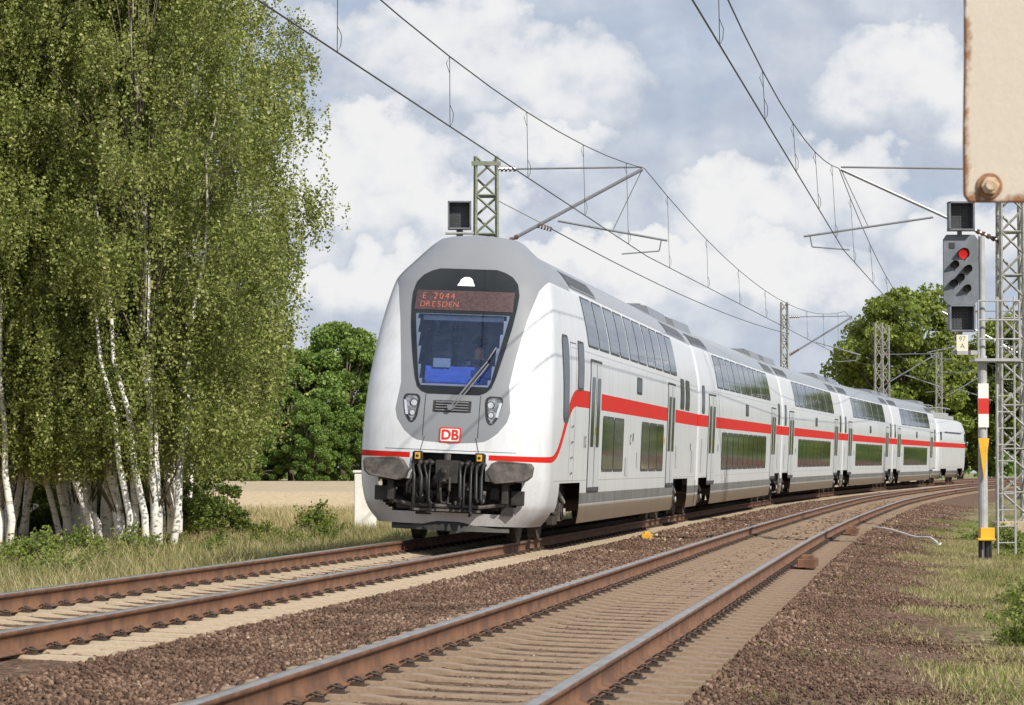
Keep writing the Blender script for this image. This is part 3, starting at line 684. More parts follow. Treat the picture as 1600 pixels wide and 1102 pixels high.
def gangway(par,y0,y1):
    mb=MB(); n=int((y1-y0)/.06)
    for i in range(n):
        y=y0+(y1-y0)*(i+.5)/n; k=.0 if i%2 else .04
        mb.prism([(-1.0+k,.95),(1.0-k,.95),(1.0-k,3.9),(.8-k,4.2),(-.8+k,4.2),(-1.0+k,3.9)],y-.03,y+.03,'xz',0)
    mb.obj('gangway',[M_seam],par)
gangway(dc,LEN,LEN+.45)
def build_coach(name,s0,L):
    mb=MB(); st=np.concatenate([[.0,.05],np.arange(.4,L-.3,.45),[L-.05,L]])
    G=[]
    for W,Zk in CO:
        r=[]
        for yv in st:
            k=.985 if yv in (0.,L) else 1.; r.append((W*k,float(yv),Zk*k if Zk>2 else Zk))
        G.append(r)
    full=G[:-1]+[[(-p[0],p[1],p[2]) for p in r] for r in G[::-1]]
    def sk(x,y,z): return z<.93 and (.35<y<3.75 or L-3.75<y<L-.35)
    mb.grid(full,0,skip=sk)
    for yv in (0.,L):
        cap=[(W*.985,yv,Zc*.985 if Zc>2 else Zc) for W,Zc in CO]+[(-W*.985,yv,Zc*.985 if Zc>2 else Zc) for W,Zc in CO[::-1][1:]]
        mb.add([c for c in cap if c[2]>.9],[tuple(range(len([c for c in cap if c[2]>.9])))],0)
    c=mb.obj(name,[M_body],train,smooth=True); c.matrix_local=place_car(s0,L)
    under(c,.3,L-.3)
    window_obj(c,.75,1.35,2.55,3.15,False,gm=M_glassd); door_obj(c,2.4,4.2,.80,2.98,False)
    upper_row(c,4.6,L-4.4,10,False)
    w=(L-6.2-5.8)/9
    for i in range(9): window_obj(c,6.0+i*w+.07,6.0+(i+1)*w-.07,1.17,2.06,False,fr=.045)
    window_obj(c,12.9,13.8,2.66,2.9,False,r=.02,gm=M_glassd)
    door_obj(c,L-4.2,L-2.4,.80,2.98,False); window_obj(c,L-1.5,L-.8,2.55,3.15,False,gm=M_glassd)
    louvre(c,.5,4.3,False); louvre(c,L-4.0,L-.5,False); roof_unit(c,.7,4.2); roof_unit(c,L-4.,L-.7)
    small_marks(c,[(.8,1.1,.6,.8,M_door),(5.0,1.6,.12,.18,M_seam),(L-1.6,1.1,.6,.8,M_door)])
    bogie_obj(c,2.05); bogie_obj(c,L-2.05)
    gangway(c,L,L+.4); return c
s=27.5
for i in range(4):
    build_coach('coach',s,26.4); s+=26.8
LL=18.7; LO=dens_pts([(1.3,.35),(1.42,.55),(1.46,.9),(1.48,1.3),(1.48,2.0),(1.48,2.7),(1.42,3.2),(1.28,3.6),(1.1,3.85),(.6,3.98),(0,4.0)],4)
mb=MB(); G=[]
for W,Zk in LO:
    r=[]
    for yv in np.concatenate([[0,.15,.5,1.0],np.arange(1.5,LL-1.5,.6),[LL-1,LL-.5,LL-.15,LL]]):
        d=min(yv,LL-yv); k=1-.14*max(0,1-d/1.0)**2; kz=max(0,Zk-2)*.25*max(0,1-d/1.0)
        r.append((W*k,float(yv)+(.45*max(0,Zk-1.9)/2*(1 if yv<LL/2 else -1))*max(0,1-d/1.0),Zk-kz*.3))
    G.append(r)
full=G[:-1]+[[(-p[0],p[1],p[2]) for p in r] for r in G[::-1]]
mb.grid(full,0,skip=lambda x,y,z: z<.9 and (2.<y<5.6 or LL-5.6<y<LL-2.))
for j in (0,-1):
    cap=[r[j] for r in full]; mb.add(cap,[tuple(range(len(cap)))],0)
loco=mb.obj('locomotive',[M_body],train,smooth=True,label='white electric locomotive with red stripe at the rear'); loco.matrix_local=place_car(s+.3,LL)
mb=MB(); mb.box((0,LL/2,.75),(2.4,LL-1,.5)); mb.obj('underframe',[M_dark],loco)
bogie_obj(loco,3.6); bogie_obj(loco,LL-3.6)
def lwin(y0,y1,z0,z1,mt,name):
    mb=MB(); mb.box((1.485,(y0+y1)/2,(z0+z1)/2),(.02,y1-y0,z1-z0)); mb.obj(name,[mt],loco)
lwin(1.2,1.9,2.6,3.1,M_glassd,'window'); lwin(LL-1.9,LL-1.2,2.6,3.1,M_glassd,'window'); lwin(2.2,2.8,1.1,2.15,M_door,'door')
lwin(4.,LL-4,3.08,3.14,M_seam,'panel_seam')
mb=MB(); mb.box((0,LL/2,4.08),(1.6,LL-5,.22)); mb.box((0,4.5,4.25),(1.3,2.2,.25)); mb.box((0,LL-6,4.25),(1.3,3.2,.2))
for yy_ in (4,LL-4):
    for sx in (-.5,.5): mb.tube([(sx,yy_-.8,4.25),(sx*.6,yy_+.9,4.45),(sx,yy_-.9,4.65)],.03)
    mb.tube([(-.8,yy_-.9,4.62),(-.5,yy_-.9,4.68),(.5,yy_-.9,4.68),(.8,yy_-.9,4.62)],.03); mb.cyl((0,yy_,4.1),(0,yy_,4.3),.1)
mb.obj('pantograph',[M_lgrey],loco)

def driver():
    me=bpy.data.meshes.new('person')
    v=[(0,0,0),(0,-.01,.2),(0,0,.42),(0,-.01,.52),(0,-.02,.58),(0,-.03,.70),
       (.18,0,.44),(.24,-.05,.22),(.20,-.28,.12),(.17,-.36,.12),(-.18,0,.44),(-.24,-.05,.22),(-.20,-.28,.12),(-.17,-.36,.12),
       (.10,-.05,-.02),(.13,-.42,.0),(.13,-.46,-.38),(-.10,-.05,-.02),(-.13,-.42,.0),(-.13,-.46,-.38)]
    e=[(0,1),(1,2),(2,3),(3,4),(4,5),(2,6),(6,7),(7,8),(8,9),(2,10),(10,11),(11,12),(12,13),(0,14),(14,15),(15,16),(0,17),(17,18),(18,19)]
    rr_=[.15,.15,.14,.06,.085,.095,.07,.05,.038,.035,.07,.05,.038,.035,.09,.075,.05,.09,.075,.05]
    me.from_pydata(v,e,[]); o=bpy.data.objects.new('person',me); COL.objects.link(o)
    sk=o.modifiers.new('skin','SKIN'); 
    if not me.skin_vertices: raise RuntimeError('no skin layer')
    for i,r in enumerate(rr_): me.skin_vertices[0].data[i].radius=(r,r*.85 if i<3 else r)
    me.skin_vertices[0].data[0].use_root=True
    sb=o.modifiers.new('sub','SUBSURF'); sb.levels=2; sb.render_levels=2
    m,nt,b,out=newmat('driver_surface'); T=NT(nt); sp=T.n('ShaderNodeSeparateXYZ'); T.l(T.n('ShaderNodeTexCoord').outputs['Object'],sp.inputs[0])
    col=T.mix(T.math('GREATER_THAN',sp.outputs[2],.50),(.04,.05,.10),(.60,.36,.26)); col=T.mix(T.math('LESS_THAN',sp.outputs[2],.05),col,(.03,.035,.06))
    T.l(col,b.inputs['Base Color']); me.materials.append(m)
    return o
dr=driver(); wm=Matrix.Translation(tb)@place_car(0,LEN)
dr.matrix_world=wm@Matrix.Translation((.18,1.42,2.32)); dr['label']='seated train driver in dark blue jacket behind the windscreen'; dr['category']='person'
mb=MB(); mb.tube([(-.09,-.03,.75),(-.06,.03,.79),(0,.05,.80),(.06,.03,.79),(.09,-.03,.75)],[.03,.045,.05,.045,.03],n=8); mb.tube([(0,-.10,.79),(0,0,.815),(0,.07,.74),(0,.07,.66)],[.03,.06,.05,.03],n=8); mb.obj('hair',[M_black],dr,smooth=True)

# ------------------------------------------------------------------ masts & wires
def lattice(mb,w0,w1,h,n,mi=0,t=.05,z0=0.):
    def hw(z): return (w0+(w1-w0)*z/h)/2
    cs=((-1,-1),(1,-1),(1,1),(-1,1))
    for a,b in cs: mb.cyl((a*hw(0),b*hw(0),z0),(a*hw(h),b*hw(h),z0+h),t*.95,n=4,mi=mi)
    for i in range(n):
        za=h*i/n; zb=h*(i+1)/n
        for j in range(4):
            a=cs[j]; b=cs[(j+1)%4]
            p=(a[0]*hw(za),a[1]*hw(za),z0+za); q=(b[0]*hw(zb),b[1]*hw(zb),z0+zb)
            if (i+j)%2: p=(b[0]*hw(za),b[1]*hw(za),z0+za); q=(a[0]*hw(zb),a[1]*hw(zb),z0+zb)
            mb.cyl(p,q,t*.6,n=4,mi=mi)
            if i%2==0: mb.cyl((a[0]*hw(za),a[1]*hw(za),z0+za),(b[0]*hw(za),b[1]*hw(za),z0+za),t*.5,n=4,mi=mi)
def mast(X,Y,top,w0,w1,mt,label,n=16,rot=0):
    g=float(gnd(X,Y)); o=empty('catenary_mast',(X,Y,g),label,'catenary mast','catenary masts along the railway'); o.rotation_euler=(0,0,rot)
    mb=MB(); lattice(mb,w0,w1,top-g,n); mb.obj('lattice_tower',[mt],o)
    mb=MB(); mb.box((0,0,.1),(w0+.3,w0+.3,.5)); mb.obj('foundation',[M_concrete],o,bevel=.02)
    return o,g
def insul(mb,p,q,mi):
    p=Vector(p);q=Vector(q)
    for i in range(5):
        a=p+(q-p)*(i/5); b=p+(q-p)*((i+.6)/5); mb.cyl(a,b,.07,.05,n=10,mi=mi)
def cantilever(par,g,ex,tz,bz,sg,steady):
    mb=MB(); x0=sg*.25
    mb.cyl((x0,0,tz-g),(ex,0,tz-g+.05),.026,n=6); insul(mb,(x0,0,tz-g),(x0+sg*.5,0,tz-g),1)
    mb.cyl((x0,0,bz-g),(ex,0,tz-g),.042,n=8); insul(mb,(x0,0,bz-g),(x0+(ex-x0)*.16,0,bz-g+(tz-bz)*.16),1)
    xm=x0+(ex-x0)*.42; zm=bz-g+(tz-bz)*.42
    mb.cyl((xm,0,zm-.15),(steady[0],0,steady[1]-g),.030,n=6)
    mb.cyl((steady[0]-sg*.15,0,steady[1]-g),(steady[0]-sg*.2,0,steady[1]-g-.25),.016,n=5)
    mb.cyl((steady[0]-sg*.2,0,steady[1]-g-.25),(steady[0]-sg*1.1,0,steady[1]-g-.32),.018,n=5)
    mb.cyl((ex,0,tz-g),((steady[0]+xm)/2,0,(steady[1]-g+zm-.15)/2),.012,n=5)
    mb.obj('cantilever',[M_grey,M_ins],par)
ml,g=mast(-.62,72,8.62,.62,.50,M_mastg,'weathered green lattice catenary mast standing behind the train',n=20)
cantilever(ml,g,3.75,8.34,6.45,1,(4.35,6.62))
mb=MB(); mb.cyl((.25,0,7.6-g),(1.6,0,6.9-g),.012,n=5); insul(mb,(1.25,0,6.98-g),(1.6,0,6.88-g),1); mb.obj('feeder_bracket',[M_mastg,M_ins],ml)
mb=MB(); mb.box((0,-.28,8.45-g),(.7,.06,.1)); mb.obj('cross_bar',[M_mastg],ml)
mr,g=mast(11.95,72,8.9,.60,.5,M_mastw,'tall galvanised lattice catenary mast beside the signal',n=18)
cantilever(mr,g,-4.05,8.34,6.6,-1,(-4.95,6.72))
m3,g=mast(12.87,142,9.1,.32,.28,M_mastw,'slim catenary mast behind the train roof',n=20); cantilever(m3,g,3.2,8.4,6.6,1,(3.6,6.6))
m5,g=mast(24.4,200,11,.6,.45,M_mastw,'distant lattice catenary mast',n=14); cantilever(m5,g,3.8,8.9,6.8,1,(4.2,6.7))
m5,g=mast(25.2,203,11,.6,.45,M_mastw,'distant lattice catenary mast',n=14)
m5,g=mast(33.5,236,10.5,.5,.4,M_mastw,'distant lattice catenary mast',n=14); cantilever(m5,g,3.8,8.9,6.8,1,(4.2,6.7))
x_,y_=tp(97,SP+4.2); m6,g=mast(float(x_),float(y_),8.8,.5,.4,M_mastw,'lattice catenary mast in front of distant trees',n=16); cantilever(m6,g,-3.9,8.5,6.5,-1,(-4.6,6.6))
x_,y_=tp(160,SP+4.2); m6,g=mast(float(x_),float(y_),8.8,.5,.4,M_mastw,'lattice catenary mast in front of distant trees',n=16); cantilever(m6,g,-3.9,8.5,6.5,-1,(-4.6,6.6))
def wire_set(label,sup,sag,cont_z,ndrop):
    o=empty('overhead_line',(sup[0][0],sup[0][1],0),label,'overhead line','overhead lines above the tracks'); b0=Vector(o.location)
    mm=MB(); mc=MB(); pm=[];pc=[]
    for i in range(len(sup)-1):
        a=sup[i];b=sup[i+1]
        for j in range(16):
            t=j/16; x=a[0]+(b[0]-a[0])*t; y=a[1]+(b[1]-a[1])*t; zm=a[2]+(b[2]-a[2])*t-4*sag*t*(1-t); zc=a[3]+(b[3]-a[3])*t
            pm.append(Vector((x,y,zm))-b0); pc.append(Vector((x+(a[4]+(b[4]-a[4])*t),y,zc))-b0)
        for j in range(ndrop):
            t=(j+.5)/ndrop; x=a[0]+(b[0]-a[0])*t; y=a[1]+(b[1]-a[1])*t; zm=a[2]+(b[2]-a[2])*t-4*sag*t*(1-t); zc=a[3]+(b[3]-a[3])*t
            md=MB(); p=Vector((x,y,zm))-b0; q=Vector((x+(a[4]+(b[4]-a[4])*t),y,zc))-b0; L_=q-p; n_=L_.normalized()
            md.cyl((0,0,0),L_,.0055,n=4); md.tube([L_-n_*.32,L_-n_*.2+Vector((.05,.03,0)),L_-n_*.08+Vector((.04,.03,0)),L_],.005,n=4); md.tube([Vector((0,0,0)),n_*.1+Vector((-.05,-.03,0)),n_*.25],.005,n=4)
            md.obj('dropper',[M_wire],o,loc=p)
    b=sup[-1]; pm.append(Vector(b[:3])-b0); pc.append(Vector((b[0]+b[4],b[1],b[3]))-b0)
    mm.tube(pm,.0105,n=5); mc.tube(pc,.0115,n=5)
    mm.obj('messenger_wire',[M_wire],o); mc.obj('contact_wire',[M_wire],o)
def tx(s,u): a,b=tp(s,u); return float(a),float(b)
L0=tx(-38,-.05); L2=tx(97,0.2); L3=tx(160,.2); L4=tx(225,0)
wire_set('messenger and contact wire above the train track',[(L0[0],L0[1],8.4,5.95,-.05),(3.18,72,8.36,6.25,.05),(L2[0],L2[1],8.6,6.4,0),(L3[0],L3[1],8.8,6.6,0),(L4[0],L4[1],9.0,6.8,0)],1.25,6.2,8)
R0=tx(-38,SP+.0); R2=tx(97,SP+.2); R3=tx(160,SP+.2); R4=tx(225,SP)
wire_set('messenger and contact wire above the empty track',[(R0[0],R0[1],8.4,5.9,-.05),(7.85,72,8.36,6.4,.1),(R2[0],R2[1],8.6,6.4,0),(R3[0],R3[1],8.8,6.6,0),(R4[0],R4[1],9.0,6.8,0)],1.5,6.2,8)
o=empty('feeder_wire',(.95,72,0),'thin feeder wire strung from lattice mast to mast','overhead line')
mb=MB(); a=Vector((.95,72,6.9)); b=Vector((13.1,142,7.6)); mb.tube([a+(b-a)*t-Vector((0,0,1.2*t*(1-t)))-Vector(o.location) for t in [i/14 for i in range(15)]],.014,n=5); mb.obj('wire',[M_wire],o)

# ------------------------------------------------------------------ signals
def indicator_box(mb,cx,cz,y=0,w=.46,h=.52):
    mb.box((cx,y+.10,cz),(w,.16,h),0)
    for a,b,c,d in ((cx,cz+h/2,w+.03,.03),(cx,cz-h/2,w+.03,.03)): mb.box((a,y-.06,b),(c,.30,d),1)
    for sx in (-1,1): mb.box((cx+sx*(w/2),y-.06,cz),(.03,.30,h),1)
    for i in range(5):
        for j in range(7): mb.cyl((cx-.12+i*.06,y+.01,cz-.17+j*.056),(cx-.12+i*.06,y+.022,cz-.17+j*.056),.008,n=6,mi=2)
sg1=empty('speed_indicator',(-1.10,63,float(gnd(-1.1,63))),'dark box signal indicator on a post behind the train','railway signal'); g=sg1.location.z
mb=MB(); indicator_box(mb,0,6.45-g,0,.46,.56); mb.obj('signal_head',[M_sigd,M_sig,M_sig],sg1)
mb=MB(); mb.cyl((0,.15,0),(0,.15,6.2-g),.07,n=12); mb.box((0,.0,6.08-g),(.6,.3,.03)); mb.box((0,.0,5.95-g),(.5,.08,.06)); mb.obj('post',[M_lgrey],sg1)
SX,SY=8.62,55.; g=float(gnd(SX,SY)); sg2=empty('main_signal',(SX,SY,g),'railway light signal showing red on post with ladder platform','railway signal')
def zz(z): return z-g
hx=-.40
mb=MB()
mb.prism([(hx-.32,zz(4.22)),(hx-.24,zz(4.13)),(hx+.24,zz(4.13)),(hx+.32,zz(4.22)),(hx+.32,zz(5.33)),(hx+.26,zz(5.42)),(hx-.26,zz(5.42)),(hx-.32,zz(5.33))],-.02,.05,'xz',0)
mb.box((hx,.18,zz(4.78)),(.5,.26,1.1),0)
mb.obj('signal_head',[M_sig],sg2,bevel=.01)
def hood(par,cx,cz,r,mt,name='lamp_hood'):
    mb=MB(); n=14; G=[]
    for j in range(n+1):
        a=math.radians(-30+240*j/n); c,s_=math.cos(a),math.sin(a); ln=.22*(.45+.55*max(0,s_))
        G.append([(cx+c*r,-.02,cz+s_*r),(cx+c*r,-.02-ln,cz+s_*r)])
    mb.grid(G,0); mb.grid([[ (p[0]+(cx-p[0])*.06,p[1],p[2]+(cz-p[2])*.06) for p in q] for q in G],0,flip=True)
    mb.cyl((cx,-.022,cz),(cx,-.045,cz),r*.78,n=18,mi=1); mb.obj(name,[M_sigd,mt],par)
M_redl=mat('lit_red_lens',(.9,.03,.02),(.75,.02,.015),emit=.55)
hood(sg2,hx+.04,zz(5.06),.105,M_redl,'red_lamp')
for (a,b) in ((-.12,4.86),(.12,4.78),(-.02,4.62),(-.14,4.52),(.10,4.42)): hood(sg2,hx+a,zz(b),.075,M_sigd)
mb=MB(); mb.box((hx-.16,-.03,zz(5.22)),(.10,.01,.10),0); mb.obj('marker_dot',[M_sigd],sg2)
mb=MB(); indicator_box(mb,hx+.0,zz(5.75),0,.44,.50); mb.obj('speed_indicator',[M_sigd,M_sig,M_sig],sg2)
mb=MB(); indicator_box(mb,hx-.0,zz(3.88),0,.44,.46); mb.obj('speed_indicator',[M_sigd,M_sig,M_sig],sg2)
mb=MB(); mb.box((hx+.0,-.14,zz(3.43)),(.21,.015,.30),0); mb.box((hx,-.06,zz(3.5)),(.05,.14,.05),1); pl=mb.obj('number_plate',[mat('cream_plate',(.80,.76,.62),(.70,.66,.53)),M_lgrey],sg2)
for tt,z in (('97',3.50),('A',3.37)):
    me=text_mesh('plate_lettering',tt,.13,[M_seam],.002,-.003)
    for v in me.vertices: v.co=Vector((v.co.x+hx,-.151-v.co.z,zz(z)+v.co.y))
    add_obj('plate_lettering',me,sg2)
mb=MB(); mb.cyl((0,.1,0),(0,.1,zz(3.2)),.085,n=14); mb.cyl((0,.1,zz(3.2)),(0,.1,zz(5.4)),.06,n=14); mb.box((-.2,.12,zz(4.0)),(.4,.06,.06)); mb.box((-.2,.12,zz(5.0)),(.4,.06,.06)); mb.box((-.25,.12,zz(3.26)),(.6,.1,.08)); mb.box((hx,.13,zz(4.6)),(.08,.08,2.6))
mb.obj('post',[M_lgrey],sg2)
mb=MB(); mb.box((0,-.01,zz(2.29)),(.19,.02,.80),0); mb.box((0,-.022,zz(2.28)),(.192,.012,.28),1); mb.obj('mast_plate',[M_whp,M_red],sg2)
mb=MB(); mb.prism([(-.10,zz(1.69)),(.10,zz(1.69)),(0,zz(.92))],-.03,-.005,'xz',0); mb.obj('warning_wedge',[M_yel],sg2,label='yellow downward pointing wedge plate')
mb=MB(); mb.box((.05,0.05,.46),(.26,.28,.24),0); mb.box((.02,.0,.37),(.32,.34,.04),0); mb.obj('cable_box',[M_yel],sg2,bevel=.01)
mb=MB(); mb.cyl((-.06,.05,0),(-.06,.05,.35),.04,n=8); mb.cyl((.05,.0,0),(.05,.0,.35),.04,n=8); mb.cyl((.12,.1,0),(.12,.1,.35),.035,n=8); mb.obj('conduit',[M_black],sg2)
mb=MB(); mb.box((.25,.2,zz(3.12)),(.85,.7,.05))
for a,b in ((-.1,-.1),(.65,-.1),(.65,.5),(.25,-.1)): mb.cyl((a,b,zz(3.14)),(a,b,zz(4.2)),.02,n=6)
for z in (3.5,3.85,4.2): mb.cyl((-.1,-.1,zz(z)),(.65,-.1,zz(z)),.018,n=6); mb.cyl((.65,-.1,zz(z)),(.65,.5,zz(z)),.018,n=6)
mb.obj('service_platform',[M_lgrey],sg2)
mb=MB()
for sx in (.30,.62): mb.cyl((sx,.3,0.1),(sx,.3,zz(4.3)),.02,n=6)
for i in range(13): mb.cyl((.30,.3,.3+i*.3),(.62,.3,.3+i*.3),.012,n=5)
mb.obj('ladder',[M_lgrey],sg2)

m,nt,b,out=newmat('weathered_cream_board'); T=NT(nt); tc=T.n('ShaderNodeTexCoord').outputs['Object']; sp=T.n('ShaderNodeSeparateXYZ'); T.l(tc,sp.inputs[0])
nz_=T.noise(tc,22,8,.65); nb=T.noise(tc,120,4,.6)
cr=T.mix(nb,(.60,.54,.455),(.50,.44,.365)); ed=T.math('MINIMUM',T.math('SUBTRACT',sp.outputs[0],0.),T.math('MULTIPLY',sp.outputs[2],.45))
f=T.ramp(T.math('ADD',T.math('MULTIPLY',ed,14.),T.math('MULTIPLY',nz_,.9)),[(.46,1.),(.62,.0)])
T.l(T.mix(f,cr,T.mix(nz_,(.34,.15,.06),(.14,.07,.04))),b.inputs['Base Color']); b.inputs['Roughness'].default_value=.8; T.bump(nz_,.4,.004,b)
bd=empty('sign_board',(.905,6.0,float(gnd(.905,6.0))),'cream painted sign board with rusty edge and bolt on post','sign'); g=bd.location.z
mb=MB(); pl=[(.010,1.61-g),(.45,1.61-g),(.45,2.35-g),(0.004,2.35-g),(0.003,1.9-g),(0.0,1.75-g),(0.0,1.625-g)]
mb.prism([(a,b_-(1.61-g)) for a,b_ in pl],0,.02,'xz',0); o=mb.obj('board',[m],bd,bevel=.003); o.location=(0,0,1.61-g)
bz=1.642-g
mb=MB(); mb.cyl((.05,-.006,bz),(.05,.0,bz),.026,n=24,mi=1); mb.cyl((.05,-.016,bz),(.05,-.006,bz),.019,n=6,mi=0); mb.cyl((.05,-.024,bz),(.05,-.016,bz),.011,n=12,mi=0); mb.obj('bolt',[mat('pale_bolt',(.58,.47,.36),(.42,.28,.17),rough=.6,ns=60),mat('rusty_washer',(.34,.18,.09),(.20,.09,.04),rough=.8,ns=60)],bd,bevel=.002)
mb=MB(); mb.cyl((.36,.06,0),(.36,.06,2.3-g),.03,n=12); mb.box((.36,.03,1.9-g),(.06,.03,.05)); mb.obj('post',[M_lgrey],bd)

# ------------------------------------------------------------------ vegetation
def bark():
    m,nt,b,out=newmat('birch_bark'); T=NT(nt); tc=T.n('ShaderNodeTexCoord').outputs['Object']; mp=T.n('ShaderNodeMapping'); mp.inputs['Scale'].default_value=(1,1,2.6); T.l(tc,mp.inputs[0])
    sp=T.n('ShaderNodeSeparateXYZ'); T.l(tc,sp.inputs[0])
    n=T.noise(mp.outputs[0],4.0,8,.75,.4); col=T.ramp(n,[(.34,(.04,.035,.03)),(.40,(.30,.28,.25)),(.46,(.78,.76,.72)),(.8,(.88,.86,.82))])
    col=T.mix(T.ramp(T.math('MULTIPLY',sp.outputs[2],.1),[(.45,0.),(.85,.8)]),col,(.22,.18,.13))
    T.l(col,b.inputs['Base Color']); b.inputs['Roughness'].default_value=.8; return m
M_bark=bark(); M_twig=mat('dark_bark',(.17,.14,.10),(.10,.085,.06),rough=.9,ns=8)
M_birch=rand_island_mat('birch_leaves',[(0.,(.065,.090,.020)),(.3,(.145,.180,.042)),(.6,(.255,.29,.078)),(.85,(.40,.415,.145)),(1.,(.58,.55,.27))],.5,.33,1.0,(.40,.46,.09))
M_leafd=rand_island_mat('dark_leaves',[(0.,(.055,.11,.020)),(.4,(.13,.22,.045)),(.75,(.23,.33,.085)),(1.,(.34,.42,.14))],.6,.35,.2)
M_leafo=rand_island_mat('oak_leaves',[(0.,(.08,.12,.018)),(.4,(.18,.24,.045)),(.75,(.30,.35,.08)),(1.,(.42,.44,.14))],.6,.35,.3)
M_weed=rand_island_mat('weed_leaves',[(0.,(.06,.10,.014)),(.4,(.14,.20,.04)),(.75,(.26,.30,.075)),(1.,(.44,.42,.16))],.6,.3)
def leaves(C,size,up=.0):
    n=len(C); a=rng.normal(size=(n,3)); a/=np.linalg.norm(a,axis=1)[:,None]; b=rng.normal(size=(n,3)); b-=(a*b).sum(1)[:,None]*a; b/=np.linalg.norm(b,axis=1)[:,None]
    sz=size*rng.uniform(.6,1.3,n)[:,None]; a=a*sz*.5; b=b*sz*.36
    V=np.stack([C-a,C+b,C+a,C-b],1).reshape(-1,3); F=np.arange(n*4).reshape(-1,4); return V,F
def birch_mesh(seed,h,rad):
    r=random.Random(seed); mb=MB(); x=y=0; lx,ly=r.uniform(-.09,.09),r.uniform(-.05,.05)
    pts=[];N_=14
    for i in range(N_+1):
        pts.append((x,y,h*.97*i/N_-.2)); x+=r.uniform(-.13,.13)+lx; y+=r.uniform(-.12,.12)+ly
    mb.tube(pts,[.135*(1-i/N_)**1.4+.012 for i in range(N_+1)],n=10,mi=0)
    for q0,off,nn_ in ((1,.30,10),(-1,.22,9),(r.choice([-1,1]),.55,8)):
        dl=r.uniform(.10,.20)
        pts2=[(p[0]+q0*(off+dl*i)+r.uniform(-.05,.05),p[1]+.2*q0+.05*i,p[2]) for i,p in enumerate(pts)]; rb=r.uniform(.06,.09); mb.tube(pts2[:nn_],[rb*(1-i/nn_)**1.1+.010 for i in range(nn_)],n=8,mi=0)
    env_z=[.05,.10,.18,.30,.5,.75,.9,1.0]; env_r=[.30,.42,.60,.82,1.,.92,.62,.15]
    C=[]; nb=175
    for k in range(nb):
        zt=h*(.16+.83*((k+r.random())/nb)); er=rad*float(np.interp(zt/h,env_z,env_r)); a=r.uniform(0,2*math.pi); rr_=er*(r.uniform(.10,1)**.6)*1.08
        i0=min(int(zt/h*N_*.85),N_-1); st=Vector(pts[max(1,int(i0*.8))]); tip=Vector((pts[i0][0]+rr_*math.cos(a),pts[i0][1]+rr_*math.sin(a),zt))
        mid=(st+tip)/2+Vector((0,0,.5)); 
        if k%3==0: mb.tube([st,mid,tip],[.024,.014,.006],n=4,mi=1)
        ns_=r.choice([12,18,26]); sp_=r.uniform(.20,.40)
        for q in range(ns_):
            p=tip+Vector((r.gauss(0,sp_),r.gauss(0,sp_),r.gauss(0,.24))); L=r.uniform(.3,1.15)*(1.15 if zt<h*.45 else 1); ox,oy=r.uniform(-.28,.28),r.uniform(-.28,.28)
            L=min(L,max(p.z-1.7,.2)); m_=int(L*50); t_=np.array(sorted(rng.random(m_)))
            c=np.stack([p.x+ox*t_*L,p.y+oy*t_*L,p.z-t_*L+.12*np.sin(t_*3)],1)+rng.normal(0,.062,(m_,3)); C.append(c)
            if q%7==0: mb.tube([p,p+Vector((ox*L,oy*L,-L))],.005,n=3,mi=1)
    C=np.concatenate(C); return mb.mesh('trunk',[M_bark,M_twig],True),mesh_np('crown',*leaves(C,.080),[M_birch])
BV=[birch_mesh(1,16.5,3.6),birch_mesh(2,15,3.1),birch_mesh(5,17,3.6)]
birches=[(-7.85,66.5,0,1.0,.3),(-8.5,75,1,1.0,1.7),(-9.65,69.5,2,1.02,2.9),(-10.25,71,1,1.08,4.2),(-12.3,74,0,1.05,5.1),(-13.3,82,2,1.0,.9),(-11.4,66.5,1,.98,2.2),(-14.6,72,2,1.0,3.6),(-9.2,83,0,1.05,4.9),(-8.9,68,1,.95,3.1),(-11.9,69,2,.95,.2),(-10.9,78,0,1.,2.4),(-12.9,67.5,1,1.,4.4)]
for X,Y,vi,scl,rz in birches:
    o=empty('birch_tree',(X,Y,float(gnd(X,Y))-.05),'tall weeping birch with white bark beside the stubble field','tree','row of birch trees'); o.rotation_euler=(0,0,rz); o.scale=(scl,scl,scl)
    add_obj('trunk',BV[vi][0],o); add_obj('crown',BV[vi][1],o)
def bushy(seed,h,rad,nc,nl,leaf,zlow,mt,trunk=True):
    r=np.random.default_rng(seed); mb=MB(); C=[]
    cents=[]
    for k in range(nc):
        zf=r.random()**.85; z=zlow+(h-zlow)*zf; er=rad*math.sqrt(max(.05,1-((zf-.42)/.62)**2)); a=r.uniform(0,2*math.pi); q=er*math.sqrt(r.uniform(.15,1)); c=np.array([q*math.cos(a),q*math.sin(a),z]); cents.append(c)
        cr=rad*r.uniform(.12,.28); d=r.normal(size=(nl,3)); d/=np.linalg.norm(d,axis=1)[:,None]; C.append(c+d*cr*(r.random((nl,1))**.35)*np.array([1,1,.75]))
    N_=6; pts=[(r.normal(0,.03*i),r.normal(0,.03*i),h*.8*i/N_-.1) for i in range(N_+1)]
    mb.tube(pts,[h*.028*(1-i/N_*.8) for i in range(N_+1)],n=8,mi=0)
    for c in cents[::3]:
        s_=pts[min(N_,max(1,int(c[2]/h*N_*.7)))]; mb.tube([s_,tuple((np.array(s_)+c)/2+np.array([0,0,.2*h/10])),tuple(c)],[h*.01,h*.007,h*.003],n=4)
    return mb.mesh('trunk',[M_twig],True),mesh_np('crown',*leaves(np.concatenate(C),leaf),[mt])
DT=[bushy(11,20,7.4,130,420,.50,.2,M_leafd),bushy(12,18,7.,120,420,.50,.2,M_leafd)]
OT=[bushy(13,17.5,6.4,125,380,.42,2.5,M_leafo),bushy(14,15,5.4,105,380,.42,1.5,M_leafo)]
